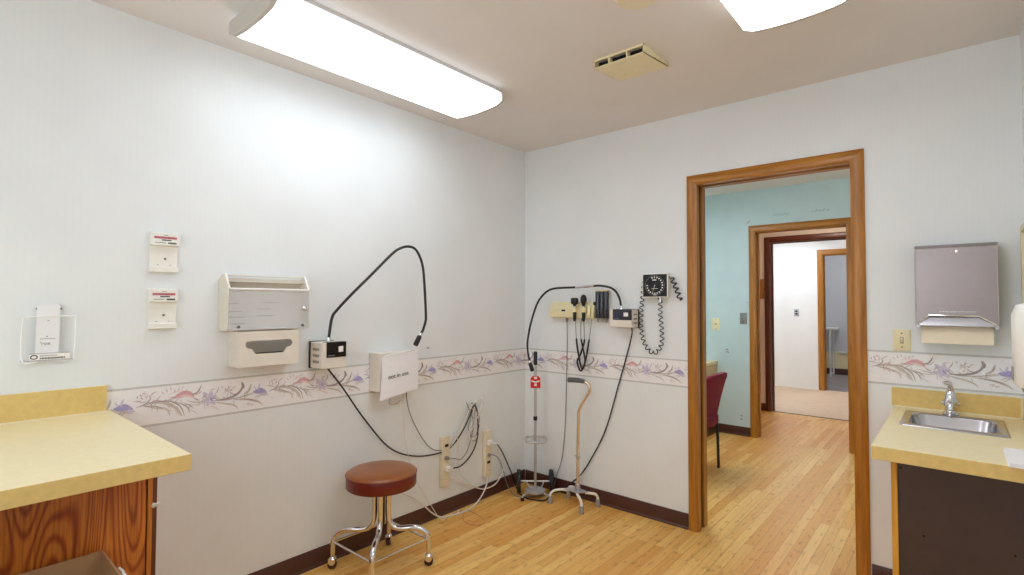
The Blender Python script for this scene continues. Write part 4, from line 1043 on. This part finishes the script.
m = MB(); m.loft([[(cx-.002,y,cz),(cx+.002,y,cz),(cx-.012,y,cz-.04),(cx-.0135,y,cz-.04)] for y in (-.0615,-.0622)]); m.lathe([(.004,0),(.003,.002)], (cx,-.0604,cz), (0,-1,0), 12); m.build('needle', M['alu'], dl)
def coil(path, turns, rad, r):
    P = smooth_path(path, 24); L = [0]
    for a, b in zip(P, P[1:]): L.append(L[-1]+(b-a).length)
    out = []; n = int(turns*12); nr = None
    for i in range(n+1):
        s_ = L[-1]*i/n; k = 0
        while k < len(L)-2 and L[k+1] < s_: k += 1
        f = (s_-L[k])/max(1e-9, L[k+1]-L[k]); p = P[k].lerp(P[k+1], f)
        tg = (P[k+1]-P[k]).normalized()
        nr = (V((0,-1,0)) - tg*tg.dot(V((0,-1,0)))).normalized(); bi = tg.cross(nr)
        a = 2*math.pi*i/12
        out.append(p+nr*math.cos(a)*rad+bi*math.sin(a)*rad)
    return MB().tube(out, r, 7, 0, sub=1)
coil([(.972,-.024,1.45),(.96,-.022,1.36),(.95,-.022,1.26),(.95,-.022,1.15),(.97,-.022,1.07),(1.01,-.022,1.018),(1.05,-.022,1.018),(1.083,-.022,1.07),(1.084,-.022,1.15),(1.076,-.022,1.25),(1.08,-.03,1.345)], 26, .0115, .003).build('coiled_hose', M['black'], t)
coil([(1.142,-.03,1.475),(1.158,-.024,1.45),(1.18,-.022,1.395),(1.203,-.022,1.33)], 5, .0125, .0042).build('coiled_hose', M['black'], t)
MB().lathe([(.007,1.322),(.007,1.35)], (1.08,-.03,0), (0,0,1), 12).build('hose_fitting', M['chrome'], t)

# ---------------------------------------------------------------- stool
sx, sy = .246,-1.43
t = thing('rolling_stool', 'round rolling stool with tan vinyl seat and chrome legs', 'stool', (sx,sy,0))
R_ = .172
MB().lathe([(.05,.4),(R_-.008,.402),(R_-.001,.408),(R_,.464),(R_-.002,.467)], (sx,sy,0), (0,0,1), 56).build('seat_side', M['vinylr'], t, ang=50)
m = MB(); m.lathe([(R_-.002,.4665),(R_-.001,.469),(R_-.006,.475),(R_*.85,.4815),(R_*.5,.485),(.001,.486)], (sx,sy,0), (0,0,1), 56); seat = m.build('seat_top', M['vinyl'], t, ang=50)
MB().tube([(sx+(R_+.0005)*math.cos(a*math.pi/32),sy+(R_+.0005)*math.sin(a*math.pi/32),.466) for a in range(64)], .0026, 8, 0, closed=True).build('welt', M['vinylr'], t)
m = MB(); m.lathe([(.017,.2),(.017,.393),(.05,.394),(.055,.4)], (sx,sy,0), (0,0,1), 24); m.build('spindle', M['black'], t)
for k in range(4):
    a = math.radians(45+90*k); e = V((math.cos(a),math.sin(a),0)); q = V((sx,sy,0))
    P = [(.034,.396),(.034,.33),(.034,.27),(.04,.225),(.062,.195),(.1,.187),(.15,.189),(.19,.182),(.226,.156),(.235,.115),(.236,.075)]
    lg = MB().tube([q+e*r+V((0,0,z)) for r,z in P], .0138, 14, sub=5).build('leg', M['chrome'], t)
    f = q+e*.236
    m = MB(); m.cyl(f+V((0,0,.05)), f+V((0,0,.08)), .0115); 
    sd = V((-e.y,e.x,0))
    for s in (-1,1): 
        c0 = f+sd*s*.0145
        m.loft([[c0+e*a_+V((0,0,b_))+sd*d for a_,b_ in ((-.016,.055),(.016,.055),(.017,.034),(.008,.022),(-.008,.022),(-.017,.034))] for d in (-.0012,.0012)])
    m.lathe([(.019,.046),(.02,.05),(.012,.06)], (f.x,f.y,0), (0,0,1), 16)
    cs = m.build('caster', M['chrome'], t)
    m = MB(); m.lathe([(.004,-.012),(.016,-.0115),(.0213,-.009),(.0213,.009),(.016,.0115),(.004,.012)], f+V((0,0,.0217)), sd, 24); m.build('wheel', plain('caster_wheel',(60,26,22),.4), cs)
    b = math.radians(45+90*(k+1)); e2 = V((math.cos(b),math.sin(b),0))
    MB().cyl(q+e*.231+V((0,0,.13)), q+e2*.231+V((0,0,.13)), .0058, n=12).build('stretcher', M['chrome'], t)

# ---------------------------------------------------------------- quad cane
t = thing('quad_cane', 'four-footed walking cane with a tan shaft against the back wall', 'cane', (.53,-.13,0))
MB().tube([(.548,-.122,.11),(.549,-.121,.4),(.552,-.12,.58),(.56,-.12,.622),(.6,-.12,.69),(.634,-.12,.742),(.632,-.12,.782),(.6,-.12,.802),(.565,-.12,.804)], .0105, 14, sub=8).build('shaft', M['bronze'], t)
MB().tube([(.602,-.12,.803),(.58,-.12,.806),(.53,-.12,.807),(.48,-.12,.804),(.47,-.12,.804)], [.012,.015,.0165,.0165,.012], 14, sub=3).build('grip', M['dgrey'], t)
m = MB(); m.lathe([(.0135,.3),(.014,.302),(.014,.325),(.0125,.327)], (.549,-.121,0), (0,0,1), 16); m.cyl((.545,-.121,.313),(.522,-.121,.315),.004,n=10); m.build('adjust_collar', M['alu'], t)
m = MB(); m.lathe([(.016,.1),(.0175,.104),(.0165,.135),(.0125,.14)], (.548,-.122,0), (0,0,1), 18); m.build('socket', M['alu'], t)
qb = [(.462,-.16),(.575,-.175),(.622,-.11),(.5,-.085)]
m = MB(); m.prism(qb, 'z', .094, .1); m.build('base_plate', M['alu'], t, .002)
for (fx_,fy_), (bx_,by_) in zip(((.392,-.212),(.642,-.224),(.66,-.06),(.43,-.058)), qb):
    MB().tube([(bx_+(.548-bx_)*.3,by_+(-.125-by_)*.3,.09),(bx_+(fx_-bx_)*.2,by_+(fy_-by_)*.2,.09),(bx_+(fx_-bx_)*.75,by_+(fy_-by_)*.75,.08),(fx_,fy_,.055),(fx_,fy_,.03)], .0085, 12, sub=6).build('leg', M['tray'], t)
    MB().lathe([(.015,0),(.016,.004),(.0125,.045),(.0105,.048)], (fx_,fy_,0), (0,0,1), 16).build('rubber_tip', M['greyr'], t)

# ---------------------------------------------------------------- cylinder cart
ang = math.radians(40.6); CO = (.222,-.155,0)
t = thing('oxygen_cylinder_cart', 'empty wheeled cylinder cart with red tag standing in the room corner', 'cylinder cart', CO, ang)
L_ = dict(local=True)
MB().cyl((0,0,.04),(0,0,.905),.0095,n=16).build('pole', M['alu'], t, **L_)
MB().lathe([(.01,.885),(.0135,.888),(.0135,.97),(.01,.977),(.001,.978)], (0,0,0), (0,0,1), 18).build('handle_grip', M['black'], t, **L_)
m = MB(); m.loft([[(a,y,z) for a,z in ((-.034,.728),(.034,.728),(.034,.792),(.02,.81),(-.02,.81),(-.034,.792))] for y in (-.016,-.0125)]); m.loft([[(-.034,-.01,z),(.034,-.01,z),(.034,.02,z),(-.034,.02,z)] for z in (.748,.751)])
tg = m.build('clamp_tag', M['red'], t, **L_)
m = MB()
for p in ([(-.028,.772),(0,.764),(.028,.772),(.028,.782),(0,.774),(-.028,.782)], [(-.009,.742),(.009,.742),(.009,.76),(-.009,.76)], [(-.01,.79),(.01,.79),(.01,.806),(-.01,.806)]):
    m.loft([[(a,y,z) for a,z in p] for y in (-.0172,-.0164)])
m.build('tag_print', M['label'], tg, **L_)
MB().lathe([(.0115,.505),(.014,.508),(.014,.53),(.0115,.533)], (0,0,0), (0,0,1), 16).build('lock_ring', M['black'], t, **L_)
def hoop(z, w, d, cy): return [(p[0],p[1],z) for p in rr(0,cy,w,d,.03,0,4)]
for z in (.392,):
    MB().tube(hoop(z,.135,.15,-.07), .0078, 10, 0, closed=True).build('cylinder_ring', M['alu'], t, **L_)
for sx_ in (-1,1): MB().box((sx_*.02-.006,-.14,.398),(sx_*.02+.006,.0,.402)).build('ring_strap', M['alu'], t, **L_)
MB().lathe([(.055,.03),(.068,.034),(.068,.046),(.05,.05),(.03,.042),(.001,.042)], (0,-.04,0), (0,0,1), 36).build('base_dish', M['alu'], t, **L_)
m = MB(); m.cyl((-.118,.03,.08),(.118,.03,.08),.0055,n=12); m.cyl((0,.03,.08),(0,0,.08),.006,n=10); m.build('axle', M['tray'], t, **L_)
for s in (-1,1):
    MB().lathe([(.05,-.013),(.076,-.013),(.0795,-.007),(.0795,.007),(.076,.013),(.05,.013)], (s*.112,.03,.0795), (1,0,0), 36).build('wheel', M['black'], t, **L_)
    MB().tube([(s*.03,-.06,.034),(s*.06,-.085,.034),(s*.088,-.112,.028),(s*.09,-.118,.012)], .0065, 10, sub=5).build('front_leg', M['alu'], t, **L_)
    MB().lathe([(.011,0),(.0125,.003),(.0115,.02),(.007,.022)], (s*.09,-.118,0), (0,0,1), 16).build('foot', M['black'], t, **L_)
    MB().tube([(s*.03,-.02,.04),(s*.05,.01,.06),(s*.06,.03,.08)], .005, 8, sub=4).build('axle_brace', M['alu'], t, **L_)

# ---------------------------------------------------------------- teal room: desk and chair
t = thing('desk', 'tan built-in desk at the side of the teal room', 'desk', (.24,1.5,0))
MB().box((-.078,.6,.697),(.566,TY-.003,.727)).build('desk_top', [M['lam']], t, .002)
MB().box((.535,.62,.1),(.552,TY-.003,.696)).build('front_panel', M['ltan'], t)
MB().box((.54,.62,0),(.556,TY-.003,.1)).build('toe_kick', M['base'], t)
MB().box((-.07,.6,0),(.535,.62,.696)).build('end_panel', M['ltan'], t)
t = thing('side_chair', 'maroon upholstered chair with black legs by the teal room desk', 'chair', (.8,1.03,0))
m = MB(); ya, yb = .8,1.29
def back(tk):
    loops = []
    for z, x, c in ((.4,.945,.0),(.46,.958,0),(.56,.98,.0),(.68,1.012,.0),(.735,1.032,.006),(.762,1.042,.03),(.772,1.046,.07)):
        loops.append([(x-.022,ya+c+.01,z),(x,ya+c,z),(x+.012,ya+c+.02,z),(x+.014,(ya+yb)/2,z),(x+.012,yb-c-.02,z),(x,yb-c,z),(x-.022,yb-c-.01,z),(x-.026,(ya+yb)/2,z)])
    return loops
m.loft(back(0)); m.build('backrest', M['maroon'], t, ang=60)
MB().loft([rr(.78,1.045,.38,.47,.06,.352), rr(.78,1.045,.41,.49,.07,.37), rr(.78,1.045,.41,.49,.07,.42), rr(.78,1.045,.38,.46,.08,.435)]).build('seat', M['maroon'], t, ang=60)
for y in (.83,1.262):
    MB().tube([(.968,y,.56),(.955,y,.44),(.965,y,.3),(.972,y,.01),(.972,y,0)], .011, 10, sub=4).build('leg', M['black'], t)
    MB().tube([(.61,y,.36),(.605,y,.2),(.6,y,0)], .011, 10, sub=4).build('leg', M['black'], t)
    MB().tube([(.61,y,.345),(.78,y,.345),(.96,y,.345)], .009, 8, sub=3).build('seat_rail', M['black'], t)
# white table in the farthest room
t = thing('work_table', 'white table with thin legs in the farthest grey room', 'table', (.45,8.0,0))
MB().box((-.1,7.9,.845),(.78,8.26,.875)).build('table_top', M['tray'], t, .002)
for x in (-.06,.68):
    for y in (7.93,8.22): MB().box((x-.014,y-.014,0),(x+.014,y+.014,.845)).build('leg', M['tray'], t)
    MB().box((x-.014,7.944,.02),(x+.014,8.206,.05)).build('foot_bar', M['tray'], t)
o = MB().box((.75,GY-.02,.4),(2.55,GY-.001,.43)).build('trim_5', M['tray']); struct(o, 'white rail along the far grey wall', 'trim')

# groups of repeats
GR = {'exam_light': 'gooseneck exam lights', 'outlet_strip': 'outlet strips on the left wall', 'wall_holder': 'white holders on the left wall', 'ceiling_light': 'fluorescent ceiling lights',
      'ceiling_lamp': 'round glass ceiling lamps', 'worktop': 'yellow laminate worktops', 'white_cord': 'white cords on the left wall', 'cord_bundle': 'cords at the wall hook', 'light_switch': 'toggle light switches'}
for o in list(C.objects):
    k = o.name.split('.')[0]
    if o.parent is None and k in GR: o['group'] = GR[k]

# ---------------------------------------------------------------- camera, world, view
cam = bpy.data.cameras.new('camera'); co = bpy.data.objects.new('camera', cam); C.objects.link(co)
yaw, pitch, roll, F = 0.7089481, 0.029145, 0.0031585, 519.5087
f = V((-math.sin(yaw)*math.cos(pitch), math.cos(yaw)*math.cos(pitch), math.sin(pitch)))
r = V((math.cos(yaw), math.sin(yaw), 0)); u = r.cross(f)
r2 = r*math.cos(roll)+u*math.sin(roll); u2 = -r*math.sin(roll)+u*math.cos(roll)
co.matrix_world = Matrix(((r2.x,u2.x,-f.x,2.444665),(r2.y,u2.y,-f.y,-2.998024),(r2.z,u2.z,-f.z,1.314512),(0,0,0,1)))
cam.sensor_width = 36; cam.lens = F/1024*36; cam.clip_start = .02
sc = bpy.context.scene; sc.camera = co
w = bpy.data.worlds.new('world'); sc.world = w; w.use_nodes = True
w.node_tree.nodes['Background'].inputs[0].default_value = (.93,.965,1.,1); w.node_tree.nodes['Background'].inputs[1].default_value = 2.9
sc.view_settings.view_transform = 'Standard'; sc.view_settings.look = 'None'
sc.view_settings.exposure = .3; sc.view_settings.gamma = 1; sc.view_settings.use_curve_mapping = False
sc.cycles.max_bounces = 14; sc.cycles.diffuse_bounces = 10; sc.cycles.transparent_max_bounces = 16
sc.cycles.use_denoising = True
